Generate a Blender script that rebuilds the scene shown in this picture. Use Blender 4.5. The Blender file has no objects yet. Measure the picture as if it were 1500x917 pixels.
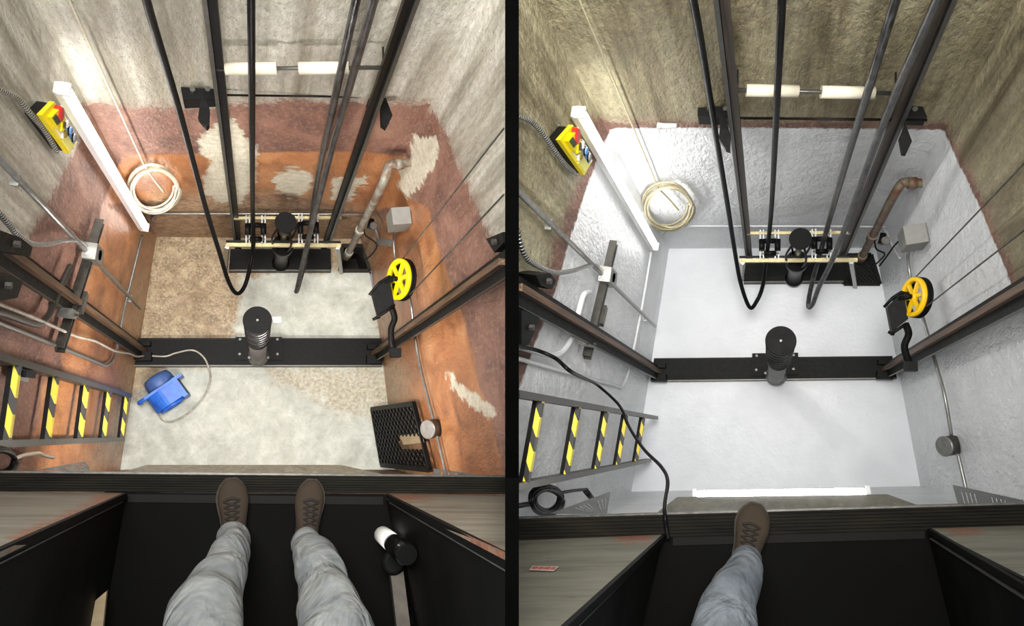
import bpy, math, random
from mathutils import Vector, Matrix, Quaternion
random.seed(7)
F = 1200.0; CX = 750.0; CY = 458.5; DF = 7.6
C = bpy.context.scene.collection
sc = bpy.context.scene

# ------------------------------------------------------------------ camera
PHI = math.atan(179.5 / F)
cam_d = bpy.data.cameras.new('camera'); cam = bpy.data.objects.new('camera', cam_d); C.objects.link(cam)
cam_d.sensor_width = 36; cam_d.lens = 36 * F / 1500; cam_d.clip_start = 0.05
cam.location = (0, 0, DF); cam.rotation_euler = (PHI, 0, 0)
sc.camera = cam
RC = Matrix.Rotation(PHI, 3, 'X')

# ------------------------------------------------------------------ materials
class NT:
    def __init__(s, name, disp=False):
        s.m = bpy.data.materials.new(name); s.m.use_nodes = True
        s.t = s.m.node_tree; s.t.nodes.clear()
        s.out = s.t.nodes.new('ShaderNodeOutputMaterial'); s.b = s.t.nodes.new('ShaderNodeBsdfPrincipled')
        s.t.links.new(s.b.outputs[0], s.out.inputs[0])
        s.tc = s.t.nodes.new('ShaderNodeTexCoord')
    def L(s, a, b): s.t.links.new(a, b)
    def map(s, scale):
        n = s.t.nodes.new('ShaderNodeMapping'); n.inputs['Scale'].default_value = scale
        s.L(s.tc.outputs['Object'], n.inputs[0]); return n.outputs[0]
    def noise(s, scale, detail=5, rough=.55, vec=(1, 1, 1), dist=0):
        n = s.t.nodes.new('ShaderNodeTexNoise'); n.inputs['Scale'].default_value = scale
        n.inputs['Detail'].default_value = detail; n.inputs['Roughness'].default_value = rough
        n.inputs['Distortion'].default_value = dist
        s.L(s.map(vec), n.inputs['Vector']); return n.outputs[0]
    def vor(s, scale, vec=(1, 1, 1)):
        n = s.t.nodes.new('ShaderNodeTexVoronoi'); n.inputs['Scale'].default_value = scale
        s.L(s.map(vec), n.inputs['Vector']); return n.outputs['Distance']
    def math(s, op, a, b=None, c=None, clamp=False):
        n = s.t.nodes.new('ShaderNodeMath'); n.operation = op; n.use_clamp = clamp
        for i, v in enumerate((a, b, c)):
            if v is None: continue
            if isinstance(v, (int, float)): n.inputs[i].default_value = v
            else: s.L(v, n.inputs[i])
        return n.outputs[0]
    def ramp(s, fac, stops):
        n = s.t.nodes.new('ShaderNodeValToRGB'); s.L(fac, n.inputs[0])
        e = n.color_ramp.elements
        while len(e) < len(stops): e.new(.5)
        for i, (p, c) in enumerate(stops):
            e[i].position = p; e[i].color = (*c, 1)
        return n.outputs[0]
    def mr(s, v, a, b, c=0, d=1):
        n = s.t.nodes.new('ShaderNodeMapRange'); s.L(v, n.inputs[0])
        for i, x in enumerate((a, b, c, d)): n.inputs[i + 1].default_value = x
        return n.outputs[0]
    def mix(s, fac, a, b, mode='MIX'):
        n = s.t.nodes.new('ShaderNodeMixRGB'); n.blend_type = mode
        for i, v in enumerate((fac, a, b)):
            if isinstance(v, (int, float)): n.inputs[i].default_value = v
            elif isinstance(v, tuple): n.inputs[i].default_value = (*v, 1)
            else: s.L(v, n.inputs[i])
        return n.outputs[0]
    def attr(s, name):
        n = s.t.nodes.new('ShaderNodeAttribute'); n.attribute_name = name; return n.outputs['Fac']
    def bump(s, h, strength=.3, dist=.02, prev=None):
        n = s.t.nodes.new('ShaderNodeBump'); n.inputs['Strength'].default_value = strength
        n.inputs['Distance'].default_value = dist; s.L(h, n.inputs['Height'])
        if prev is not None: s.L(prev, n.inputs['Normal'])
        s.L(n.outputs[0], s.b.inputs['Normal']); return n.outputs[0]
    def set(s, col=None, rough=None, metal=None, coat=None):
        for k, v in (('Base Color', col), ('Roughness', rough), ('Metallic', metal), ('Coat Weight', coat)):
            if v is None: continue
            if isinstance(v, tuple): s.b.inputs[k].default_value = (*v, 1)
            elif isinstance(v, (int, float)): s.b.inputs[k].default_value = v
            else: s.L(v, s.b.inputs[k])
        return s.m

def lin(r, g, b):
    f = lambda c: (c / 255 / 12.92) if c / 255 <= .04045 else ((c / 255 + .055) / 1.055) ** 2.4
    return (f(r), f(g), f(b))

MC = {}
def mat(name, col, rough=.5, metal=0, var=.25, scale=20, bump=.1, vec=(1, 1, 1), col2=None, coat=0):
    if name in MC: return MC[name]
    n = NT(name); a = n.noise(scale, vec=vec)
    dark = tuple(c * (1 - var) for c in col) if col2 is None else col2
    c = n.ramp(a, [(.35, dark), (.65, col)])
    if bump: n.bump(a, bump, .01)
    n.set(c, n.mr(a, 0, 1, max(.05, rough - .1), min(1, rough + .1)), metal, coat)
    MC[name] = n.m; return n.m
def emis(name, col, strength):
    if name in MC: return MC[name]
    n = NT(name); n.b.inputs['Emission Color'].default_value = (*col, 1)
    n.b.inputs['Emission Strength'].default_value = strength; n.set((.9, .9, .9), .4)
    MC[name] = n.m; return n.m

def wall_mat(kind, axis):
    """kind: 'bare' (stained pit) or 'white' (freshly coated pit)"""
    n = NT('wall_' + kind + '_' + axis)
    # board-formed concrete: streaks run up the shaft
    st = n.noise(8, 6, .62, (1, 1, .07), .25); fine = n.noise(45, 5, .65, (1, 1, .35)); big = n.noise(1.6, 4, .6, (1, 1, .35), .6)
    if kind == 'bare':
        c = n.ramp(st, [(.32, lin(112, 106, 90)), (.48, lin(178, 173, 158)), (.66, lin(216, 213, 202))])
    else:
        c = n.ramp(st, [(.32, lin(92, 82, 54)), (.48, lin(160, 150, 118)), (.66, lin(196, 188, 156))])
    c = n.mix(n.mr(fine, .38, .62, 0, .38), c, lin(96, 88, 70) if kind == 'white' else lin(110, 103, 90), 'MIX')
    bd = n.noise(2.6, 3, .7, (1, 1, .02)); c = n.mix(n.mr(bd, .36, .47, .5, 0), c, lin(98, 88, 66) if kind == 'bare' else lin(78, 66, 40)); c = n.mix(n.mr(bd, .52, .62, 0, .3), c, lin(222, 219, 208) if kind == 'bare' else lin(196, 190, 160))
    sp = n.noise(90, 3, .6); c = n.mix(n.mr(sp, .62, .68, 0, .75), c, lin(70, 62, 48))
    c = n.mix(n.mr(big, .42, .30, 0, .45), c, lin(92, 80, 58) if kind == 'white' else lin(104, 94, 78))
    en = n.math('ADD', n.math('MULTIPLY', n.math('SUBTRACT', n.noise(14, 6, .7), .5), 34), n.math('MULTIPLY', n.math('SUBTRACT', n.noise(60, 3, .7), .5), 14))
    br = n.math('ADD', n.attr('brown'), en)
    pk = n.mr(br, -12, 6, 0, 1)
    spk = n.math('MULTIPLY', pk, n.mr(n.noise(70, 4, .7), .42, .5, 0, 1)); 
    bm = n.math('MAXIMUM', n.mr(br, -1, 3), n.math('MULTIPLY', spk, .8))
    brc = n.ramp(n.noise(3.2, 7, .65, (1, 1, .5), .5), [(.3, lin(72, 50, 43)), (.5, lin(118, 82, 68)), (.72, lin(158, 120, 100))])
    brc = n.mix(n.mr(n.noise(38, 5, .7, (1, 1, .6)), .5, .66, 0, .5), brc, lin(166, 136, 118))
    c = n.mix(bm, c, brc)
    rough = .6
    if kind == 'bare':
        on = n.math('ADD', n.attr('orange'), n.math('MULTIPLY', n.math('SUBTRACT', n.noise(5, 5, .6), .5), 14))
        om = n.mr(on, -2, 2)
        oc = n.ramp(n.noise(4, 7, .62, (1, 1, .6), .8), [(.28, lin(104, 62, 38)), (.5, lin(160, 102, 60)), (.74, lin(186, 136, 92))])
        oc = n.mix(n.mr(n.noise(55, 5, .75), .56, .68, 0, .45), oc, lin(214, 186, 150))
        c = n.mix(om, c, oc)
        tn = n.math('ADD', n.attr('tan'), n.math('MULTIPLY', n.math('SUBTRACT', n.noise(7, 6, .7), .5), 50))
        c = n.mix(n.mr(tn, -12, 12, 0, .7), c, n.ramp(n.noise(22, 6, .7), [(.35, lin(112, 84, 58)), (.6, lin(186, 160, 124))]))
        pn = n.math('ADD', n.attr('patch'), n.math('MULTIPLY', n.math('SUBTRACT', n.noise(8, 7, .75), .5), 44))
        pc = n.ramp(n.noise(20, 5, .6), [(.3, lin(178, 170, 148)), (.7, lin(212, 208, 190))])
        c = n.mix(n.mr(pn, -2, 2), c, pc)
        b = n.bump(fine, .5, .02); n.bump(n.noise(7, 6, .7, (1, 1, .4)), .4, .04, b)
        n.set(c, n.mr(om, 0, 1, .62, .34))
    else:
        wn = n.math('ADD', n.attr('white'), n.math('MULTIPLY', n.math('SUBTRACT', n.noise(24, 4, .7), .5), 8))
        wm = n.mr(wn, -1, 1)
        wc = n.ramp(n.noise(3, 4, .6), [(.3, lin(210, 212, 214)), (.7, lin(228, 230, 232))])
        c = n.mix(wm, c, wc)
        h = n.mix(wm, fine, n.noise(26, 6, .62, (1, 1, .45), .5))
        b = n.bump(h, .75, .03); n.bump(n.noise(5, 5, .65, (1, 1, .6)), .5, .06, b)
        n.set(c, n.mr(wm, 0, 1, .7, .3))
    return n.m

def floor_mat(kind):
    n = NT('floor_' + kind)
    if kind == 'bare':
        a = n.noise(9, 8, .72, dist=.5); f = n.noise(48, 6, .75)
        tan = n.ramp(a, [(.3, lin(98, 80, 56)), (.5, lin(146, 124, 92)), (.7, lin(182, 164, 130))])
        tan = n.mix(n.mr(f, .5, .62, 0, .55), tan, lin(206, 192, 160))
        tan = n.mix(n.mr(n.noise(26, 5, .7), .54, .66, 0, .75), tan, lin(78, 60, 42)); tan = n.mix(n.mr(n.noise(3, 5, .6), .5, .62, 0, .5), tan, lin(112, 88, 56))
        pale = n.ramp(n.noise(4.5, 8, .72, dist=.3), [(.28, lin(138, 139, 128)), (.5, lin(174, 176, 165)), (.72, lin(204, 206, 196))])
        pale = n.mix(n.mr(n.noise(30, 6, .75), .57, .66, 0, .4), pale, lin(132, 126, 106))
        m = n.math('ADD', n.attr('pale'), n.math('MULTIPLY', n.math('SUBTRACT', n.noise(6, 7, .7), .5), 60))
        c = n.mix(n.mr(m, -6, 6), tan, pale)
        rm = n.math('ADD', n.attr('rough'), n.math('MULTIPLY', n.math('SUBTRACT', n.noise(10, 7, .75), .5), 80))
        c = n.mix(n.mr(rm, -8, 8, 0, .8), c, n.ramp(n.noise(32, 7, .75), [(.35, lin(108, 98, 78)), (.65, lin(196, 186, 160))]))
        b = n.bump(f, .3, .012); n.bump(n.noise(5, 6, .6), .3, .03, b)
        n.set(c, n.mr(n.noise(5, 4), .3, .7, .3, .6))
    else:
        c = n.ramp(n.noise(2.2, 4, .6), [(.3, lin(206, 208, 212)), (.7, lin(220, 222, 226))])
        b = n.bump(n.noise(9, 5, .6), .12, .03)
        b2 = n.bump(n.mr(n.vor(9), .0, .09, 1, 0), .12, .006, b)
        n.b.inputs['Specular IOR Level'].default_value = .35; n.set(c, n.mr(n.noise(3, 5, .6), .35, .65, .34, .42))
    return n.m

BLACK = mat('black_paint', lin(17, 17, 17), .5, 0, .4, 30, .15)
BLACKM = mat('black_metal', lin(26, 26, 26), .42, .3, .4, 14, .15)
FLATB = mat('matte_black', (.0012, .0012, .0012), 1, 0, .2, 10, 0); FLATB.node_tree.nodes['Principled BSDF'].inputs['Specular IOR Level'].default_value = 0
STEEL = mat('galvanized_steel', lin(150, 150, 146), .35, .75, .25, 25, .12)
STEELD = mat('dull_steel', lin(84, 82, 77), .4, .6, .35, 25, .15)
GOLD = mat('zinc_yellow_steel', lin(164, 152, 112), .35, .55, .3, 20, .1)
RUST = mat('rusty_rail', lin(118, 88, 62), .5, .2, .5, 9, .2, (9, 9, .25), lin(48, 36, 28))
BROWNR = mat('brown_slim_rail', lin(74, 60, 48), .45, .3, .5, 9, .2, (9, 9, .25), lin(30, 26, 22))
RUBBER = mat('black_rubber', lin(16, 16, 17), .42, 0, .3, 40, .2)
GREYR = mat('grey_worn_rope', lin(84, 84, 84), .34, .45, .5, 26, .3, (1, 1, .4), lin(30, 30, 30))
YEL = mat('yellow_enamel', lin(236, 214, 0), .35, 0, .08, 12, 0)
YELB = mat('golden_enamel', lin(232, 186, 10), .35, 0, .08, 12, 0)
WPVC = mat('ivory_plastic', lin(206, 200, 180), .4, 0, .12, 8, .05)
WHITEP = mat('white_enamel', lin(226, 226, 224), .4, 0, .06, 10, 0)
BLUEP = mat('blue_plastic', lin(52, 118, 212), .42, 0, .35, 14, .1, col2=lin(34, 88, 190))
BLUED = mat('dusty_blue_plastic', lin(70, 100, 160), .5, 0, .3, 14, .1)
SUEDE = mat('brown_suede', lin(48, 36, 22), .9, 0, .3, 24, .25)
SOLE = mat('dark_sole', lin(44, 36, 28), .8, 0, .2, 20, .1)
LACE = mat('brown_lace', lin(22, 15, 11), .8, 0, .2, 60, .2)
SILLM = mat('worn_sill', lin(27, 25, 18), .7, .0, .5, 6, .15, (.6, 4, 1), lin(9, 8, 6))
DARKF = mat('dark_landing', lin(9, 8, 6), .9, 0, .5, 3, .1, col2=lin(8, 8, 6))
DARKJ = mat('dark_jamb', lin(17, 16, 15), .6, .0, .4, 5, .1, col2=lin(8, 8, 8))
GREENP = mat('verdigris_pipe', lin(150, 152, 140), .55, .3, .3, 16, .3, col2=lin(112, 92, 76))
RUSTP = mat('rusted_pipe', lin(112, 108, 88), .6, .2, .3, 12, .3, col2=lin(96, 56, 40))
TAN = mat('plywood', lin(160, 140, 108), .7, 0, .25, 6, .1, (1, 6, 1))
RED = mat('red_plastic', lin(190, 40, 36), .35, 0, .1, 10, 0)
SKYB = mat('blue_plate', lin(90, 130, 190), .4, 0, .1, 10, 0)
GREYP = mat('grey_plastic', lin(122, 122, 116), .5, 0, .15, 14, .05)

for _m in (BLACK, BLACKM, RUBBER, DARKF, DARKJ, SILLM): _m.node_tree.nodes['Principled BSDF'].inputs['Specular IOR Level'].default_value = .1
def door_mat(name, base, d):
    n = NT(name); a = n.noise(4, 7, .65, (.5, 2.5, 2.5), .3)
    c = n.ramp(a, [(.3, d), (.55, base), (.75, tuple(min(1, x * 1.25) for x in base))])
    c = n.mix(n.mr(n.noise(18, 6, .7, (.5, 2, 2)), .6, .68, 0, .6), c, lin(70, 58, 46))
    r = n.math('ADD', n.attr('rust'), n.math('MULTIPLY', n.math('SUBTRACT', n.noise(16, 6, .75), .5), 40))
    c = n.mix(n.mr(r, -4, 6, 0, .8), c, n.ramp(n.noise(60, 4), [(.4, lin(110, 62, 40)), (.6, lin(158, 92, 60))]))
    n.bump(a, .1, .01); n.set(c, .6); return n.m

def guard_mat():
    n = NT('toe_guard_face'); a = n.noise(9, 6, .7, (3, .5, .5), 1.0)
    c = n.ramp(a, [(.3, lin(120, 116, 98)), (.55, lin(164, 160, 142)), (.75, lin(196, 192, 176))]); n.set(c, .55); return n.m
GUARD = guard_mat()
GUARDB = guard_mat(); GUARDB.node_tree.nodes['Color Ramp'].color_ramp.elements[0].color = (*lin(74, 70, 56), 1); GUARDB.node_tree.nodes['Color Ramp'].color_ramp.elements[1].color = (*lin(108, 103, 86), 1); GUARDB.node_tree.nodes['Color Ramp'].color_ramp.elements[2].color = (*lin(132, 128, 110), 1)

def stripe_mat():
    n = NT('hazard_tape'); s = n.t.nodes.new('ShaderNodeSeparateXYZ'); n.L(n.tc.outputs['Object'], s.inputs[0])
    v = n.math('ADD', n.math('MULTIPLY', s.outputs['Y'], 1.0), n.math('MULTIPLY', s.outputs['X'], 2.5))
    f = n.math('FRACT', n.math('MULTIPLY', v, 5.0))
    m = n.math('GREATER_THAN', f, .42)
    n.set(n.mix(m, lin(38, 36, 34), lin(226, 206, 50)), .45); return n.m
STRIPE = stripe_mat()

def denim_mat(name, light, dark):
    n = NT(name); a = n.noise(7, 6, .6, dist=.6); w = n.noise(220, 2, .5, (3, 1, 1))
    c = n.ramp(a, [(.3, dark), (.62, light)])
    c = n.mix(n.mr(w, .4, .6, 0, .22), c, tuple(x * .6 for x in dark))
    b = n.bump(n.noise(5, 3, .45, (1.4, 1, 1), .9), .75, .07); n.bump(w, .2, .003, b); n.set(c, .85); return n.m

def flex_mat():
    n = NT('flexible_conduit'); u = n.t.nodes.new('ShaderNodeUVMap')
    s = n.t.nodes.new('ShaderNodeSeparateXYZ'); n.L(u.outputs[0], s.inputs[0])
    f = n.math('SINE', n.math('MULTIPLY', s.outputs['X'], 6.283 / .022))
    c = n.ramp(n.mr(f, -1, 1), [(.3, lin(54, 54, 52)), (.7, lin(176, 176, 172))])
    n.bump(f, .8, .006); n.set(c, .35, .6); return n.m
FLEX = flex_mat()

# ------------------------------------------------------------------ mesh builder (pit-local coordinates)
class MB:
    def __init__(s): s.v = []; s.f = []; s.sm = []; s.uv = None
    def add(s, vs, fs, smooth=False):
        o = len(s.v); s.v += [Vector(x) for x in vs]
        for f in fs: s.f.append([o + i for i in f]); s.sm.append(smooth)
        return s
    def hexa(s, b, t):   # b, t: 4 pts each
        return s.add(list(b) + list(t), [(3, 2, 1, 0), (4, 5, 6, 7), (0, 1, 5, 4), (1, 2, 6, 5), (2, 3, 7, 6), (3, 0, 4, 7)])
    def box(s, c, sx, sy, sz, X=Vector((1, 0, 0)), Y=Vector((0, 1, 0)), Z=Vector((0, 0, 1))):
        X = X * sx / 2; Y = Y * sy / 2; Z = Z * sz / 2
        q = [-X - Y, X - Y, X + Y, -X + Y]
        return s.hexa([c + a - Z for a in q], [c + a + Z for a in q])
    def bar(s, p, q, w, h, up=Vector((0, 0, 1))):
        p, q = Vector(p), Vector(q); d = (q - p); L = d.length
        if L < 1e-6: return s
        d /= L; side = d.cross(up)
        if side.length < 1e-3: side = d.cross(Vector((0, 1, 0)))
        side.normalize(); u = side.cross(d).normalized()
        return s.box((p + q) / 2, w, L, h, side, d, u)
    def ext(s, pts, dv):
        n = len(pts); dv = Vector(dv)
        vs = [Vector(p) for p in pts] + [Vector(p) + dv for p in pts]
        fs = [tuple(range(n - 1, -1, -1)), tuple(range(n, 2 * n))] + [(i, (i + 1) % n, n + (i + 1) % n, n + i) for i in range(n)]
        return s.add(vs, fs)
    def prism(s, prof, p, q, X, Y):
        p, q = Vector(p), Vector(q)
        return s.ext([p + X * a + Y * b for a, b in prof], q - p)
    def tube(s, pts, r, n=10, closed=False, smooth=True, cap=True, uv=False):
        P = [Vector(p) for p in pts]; m = len(P)
        rr = r if isinstance(r, (list, tuple)) else [r] * m
        T = []
        for i in range(m):
            a = P[(i - 1) % m] if (closed or i) else P[0]; b = P[(i + 1) % m] if (closed or i < m - 1) else P[-1]
            T.append((b - a).normalized())
        N = T[0].orthogonal().normalized(); rings = []; o = len(s.v); dist = 0; us = []
        for i in range(m):
            if i:
                q = T[i - 1].rotation_difference(T[i]); N = q @ N; dist += (P[i] - P[i - 1]).length
            N = (N - T[i] * N.dot(T[i])).normalized(); B = T[i].cross(N)
            us.append(dist)
            for k in range(n):
                a = 2 * math.pi * k / n; s.v.append(P[i] + (N * math.cos(a) + B * math.sin(a)) * rr[i])
        if uv and s.uv is None: s.uv = {}
        for i in range(m if closed else m - 1):
            j = (i + 1) % m
            for k in range(n):
                k2 = (k + 1) % n
                s.f.append([o + i * n + k, o + i * n + k2, o + j * n + k2, o + j * n + k]); s.sm.append(smooth)
        if not closed and cap:
            s.f.append([o + k for k in range(n - 1, -1, -1)]); s.sm.append(False)
            s.f.append([o + (m - 1) * n + k for k in range(n)]); s.sm.append(False)
        if uv:
            for i in range(m):
                for k in range(n): s.uv[o + i * n + k] = (us[i], k / n)
        return s
    def lathe(s, p, ax, prof, n=32, smooth=True, closed=False):
        p = Vector(p); ax = Vector(ax).normalized(); N = ax.orthogonal().normalized(); B = ax.cross(N); o = len(s.v); m = len(prof)
        for r, h in prof:
            for k in range(n):
                a = 2 * math.pi * k / n; s.v.append(p + ax * h + (N * math.cos(a) + B * math.sin(a)) * max(r, 1e-5))
        for i in range(m if closed else m - 1):
            j = (i + 1) % m
            for k in range(n):
                k2 = (k + 1) % n; s.f.append([o + i * n + k, o + i * n + k2, o + j * n + k2, o + j * n + k]); s.sm.append(smooth)
        if not closed:
            s.f.append([o + k for k in range(n - 1, -1, -1)]); s.sm.append(False)
            s.f.append([o + (m - 1) * n + k for k in range(n)]); s.sm.append(False)
        return s
    def cyl(s, p, q, r, n=20):
        p, q = Vector(p), Vector(q); return s.lathe(p, q - p, [(r, 0), (r, (q - p).length)], n, n > 8)

def smooth_path(pts, k=6, closed=False):
    P = [Vector(p) for p in pts]; out = []; m = len(P)
    for i in range(m if closed else m - 1):
        g = (lambda j: P[j % m]) if closed else (lambda j: P[max(0, min(m - 1, j))])
        a, b, c, d = g(i - 1), g(i), g(i + 1), g(i + 2)
        for t in range(k):
            t /= k
            out.append(.5 * ((2 * b) + (c - a) * t + (2 * a - 5 * b + 4 * c - d) * t * t + (3 * b - a - 3 * c + d) * t ** 3))
    if not closed: out.append(P[-1])
    return out

# ------------------------------------------------------------------ pits
class Wall:
    def __init__(s, P, a, b, z=0.0):
        s.P = P; s.a = P.pt(a[0], a[1], z); s.b = P.pt(b[0], b[1], z)
        d = (s.b - s.a); d.z = 0; d.normalize(); s.d = d
        n = Vector((-d.y, d.x, 0)); s.n = n if n.dot(Vector((0, .6, 0)) - s.a) > 0 else -n
        if P.flipn: pass
    def at(s, px, py, off=0.0):
        ry = s.P.ray(px, py); O = Vector((0, 0, DF)); base = s.a + s.n * off
        t = (base - O).dot(s.n) / ry.dot(s.n); return O + ry * t

class Pit:
    def __init__(s, nx, ny, tag):
        s.nx, s.ny, s.tag = nx, ny, tag; s.flipn = False
        n = Vector(((nx - CX) / F, -(ny - CY) / F, -1)).normalized()
        Y = Vector((0, 1, 0)); ey = (Y - n * Y.dot(n)).normalized(); ex = n.cross(ey)
        s.B = Matrix((ex, ey, -n)).transposed()           # local -> camera
        s.Bi = s.B.transposed()
        s.M = Matrix.Translation(Vector((0, 0, DF))) @ (RC @ s.B).to_4x4() @ Matrix.Translation(Vector((0, 0, -DF)))
    def ray(s, px, py):
        d = s.Bi @ Vector(((px - CX) / F, -(py - CY) / F, -1)); return d / -d.z
    def pt(s, px, py, z=0.0): return Vector((0, 0, DF)) + s.ray(px, py) * (DF - z)
    def pd(s, px, py, D): return s.pt(px, py, DF - D)
    def up(s, p, px, py):
        "the point seen at (px,py) that stands (about) above local point p"
        r = s.ray(px, py); k = math.hypot(p.x, p.y) / math.hypot(r.x, r.y); return s.pd(px, py, k)
    def vert(s, p, px, py):
        q = s.up(p, px, py); return Vector((p.x, p.y, q.z))
    def proj(s, p):
        c = s.B @ (p - Vector((0, 0, DF))); return (CX + F * c.x / -c.z, CY - F * c.y / -c.z)

A = Pit(380, 636, 'A'); B = Pit(1125, 640, 'B')

def finish(name, mb, m, P, base, parent=None, mods=()):
    me = bpy.data.meshes.new(name)
    me.from_pydata([tuple(v - base) for v in mb.v], [], mb.f)
    me.polygons.foreach_set('use_smooth', mb.sm)
    if mb.uv:
        ul = me.uv_layers.new(name='UVMap')
        for lp in me.loops: ul.data[lp.index].uv = mb.uv.get(lp.vertex_index, (0, 0))
    me.materials.append(m); me.update()
    o = bpy.data.objects.new(name, me); C.objects.link(o)
    if parent is not None: o.parent = parent
    else: o.matrix_world = P.M @ Matrix.Translation(base)
    return o

class Thing:
    def __init__(s, P, name, label, cat, base, group=None):
        s.P = P; s.base = Vector(base); s.o = bpy.data.objects.new(name, None); C.objects.link(s.o)
        s.o.matrix_world = P.M @ Matrix.Translation(s.base); s.o.empty_display_size = .1
        s.o['label'] = label; s.o['category'] = cat
        if group: s.o['group'] = group
    def part(s, name, mb, m, parent=None, label=None):
        o = finish(name, mb, m, s.P, s.base, parent or s.o)
        if label: o['label'] = label
        return o
def single(P, name, mb, m, label, cat, base, group=None):
    o = finish(name, mb, m, P, Vector(base)); o['label'] = label; o['category'] = cat
    if group: o['group'] = group
    return o

def sdf(p, poly):
    x, y = p; ins = False; best = 1e9; n = len(poly)
    for i in range(n):
        x1, y1 = poly[i]; x2, y2 = poly[(i + 1) % n]
        if (y1 > y) != (y2 > y) and x < (x2 - x1) * (y - y1) / (y2 - y1) + x1: ins = not ins
        dx, dy = x2 - x1, y2 - y1; t = max(0, min(1, ((x - x1) * dx + (y - y1) * dy) / (dx * dx + dy * dy + 1e-9)))
        best = min(best, math.hypot(x - x1 - t * dx, y - y1 - t * dy))
    return best if ins else -best
def msdf(p, polys): return max([sdf(p, q) for q in polys] + [-500])

def grid_surface(P, name, corners, m, marks, nu, nv, normal, thick=.012, hole=None):
    """corners: 4 local points; marks: {attr: [pixel polygons]} are areas of real paint / plaster on the surface"""
    a, b, c, d = corners; vs = []; fs = []
    for j in range(nv + 1):
        for i in range(nu + 1):
            u, v = i / nu, j / nv; vs.append((a * (1 - u) + b * u) * (1 - v) + (d * (1 - u) + c * u) * v)
    pr = [P.proj(v) for v in vs]
    for j in range(nv):
        for i in range(nu):
            k = j * (nu + 1) + i; q = (k, k + 1, k + nu + 2, k + nu + 1)
            if hole:
                cx = sum(pr[t][0] for t in q) / 4; cy = sum(pr[t][1] for t in q) / 4
                if sdf((cx, cy), hole) > 0: continue
            fs.append(q)
    me = bpy.data.meshes.new(name); me.from_pydata([tuple(v) for v in vs], [], fs)
    me.update()
    if me.polygons[0].normal.dot(normal) < 0: me.flip_normals()
    for k, polys in marks.items():
        at = me.attributes.new(k, 'FLOAT', 'POINT'); at.data.foreach_set('value', [msdf(p, polys) for p in pr])
    me.materials.append(m)
    o = bpy.data.objects.new(name, me); C.objects.link(o); o.matrix_world = P.M
    o['kind'] = 'structure'
    md = o.modifiers.new('thick', 'SOLIDIFY'); md.thickness = thick; md.offset = -1
    return o

# ------------------------------------------------------------------ pit shells
def ell(cx, cy, rx, ry, n=20): return [(cx + rx * math.cos(2 * math.pi * k / n), cy + ry * math.sin(2 * math.pi * k / n)) for k in range(n)]
def shell(P, cf):
    w = cf['w']; W = {}
    for k in ('left', 'back', 'pier', 'right', 'front'): W[k] = Wall(P, *w[k][:2])
    kind = cf['kind']; wm = wall_mat(kind, 'side')
    sfx = cf['sfx']
    for k, nm in (('left', 'wall_left'), ('back', 'wall_back'), ('pier', 'wall_pier'), ('right', 'wall_right')):
        q = w[k][2]; cs = [P.pt(*w[k][0], 0), P.pt(*w[k][1], 0), W[k].at(*q[0]), W[k].at(*q[1])]
        e = W[k].d * .02; cs = [cs[0] - e, cs[1] + e, cs[2] + e, cs[3] - e]
        grid_surface(P, nm + sfx, cs, wm, cf['marks'], 60 if k != 'pier' else 14, 90, W[k].n)
    # front wall of the pit, below the sill
    a, b = P.pt(*w['front'][0], 0), P.pt(*w['front'][1], 0)
    grid_surface(P, 'wall_front' + sfx, [a, b, b + Vector((0, 0, 3.35)), a + Vector((0, 0, 3.35))], wm, cf['marks'], 30, 20, Vector((0, 1, 0)))
    fl = [P.pt(*x, 0) for x in cf['floor']]
    grid_surface(P, 'floor' + sfx, fl, floor_mat(kind), cf['fmarks'], 90, 100, Vector((0, 0, 1)), .05, cf.get('hole'))
    return W

brownA = [[(90, 150), (133, 150), (200, 156), (300, 158), (420, 146), (560, 152), (628, 150), (655, 199), (667, 233), (688, 277), (705, 318), (728, 364), (790, 470), (900, 760), (300, 800), (-200, 900), (-200, 430), (0, 392), (40, 345), (64, 310), (111, 216), (128, 168)]]
orangeA = [[(178, 226), (540, 222), (600, 232), (590, 300), (540, 312), (420, 284), (240, 290), (150, 300)],
           [(590, 290), (623, 300), (640, 350), (657, 411), (681, 469), (701, 563), (715, 597), (725, 640), (740, 700), (600, 710), (560, 560), (552, 480), (545, 398), (560, 330)],
           [(148, 296), (205, 332), (232, 346), (206, 490), (192, 590), (182, 700), (20, 700), (60, 610), (62, 560), (92, 545), (88, 500), (98, 470), (120, 430), (140, 380)]]
patchA = [[(325, 172), (345, 178), (360, 200), (378, 215), (374, 270), (352, 298), (325, 298), (300, 285), (298, 262), (308, 240), (292, 225), (290, 205), (310, 190)],
          ell(430, 266, 28, 21), [(400, 262), (415, 258), (420, 276), (404, 280)],
          [(488, 262), (537, 258), (537, 272), (522, 276), (514, 292), (488, 292), (484, 275)],
          [(607, 199), (642, 200), (638, 243), (597, 292), (584, 272), (586, 250), (603, 232)],
          [(655, 545), (664, 545), (672, 562), (700, 580), (728, 602), (718, 612), (690, 596), (664, 572)]]
tanA = [[(225, 285), (420, 288), (560, 315), (545, 400), (520, 420), (225, 360)], [(545, 420), (575, 430), (600, 600), (625, 700), (580, 700)], [(205, 400), (215, 400), (205, 640), (120, 700), (165, 620), (185, 500)]]
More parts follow.
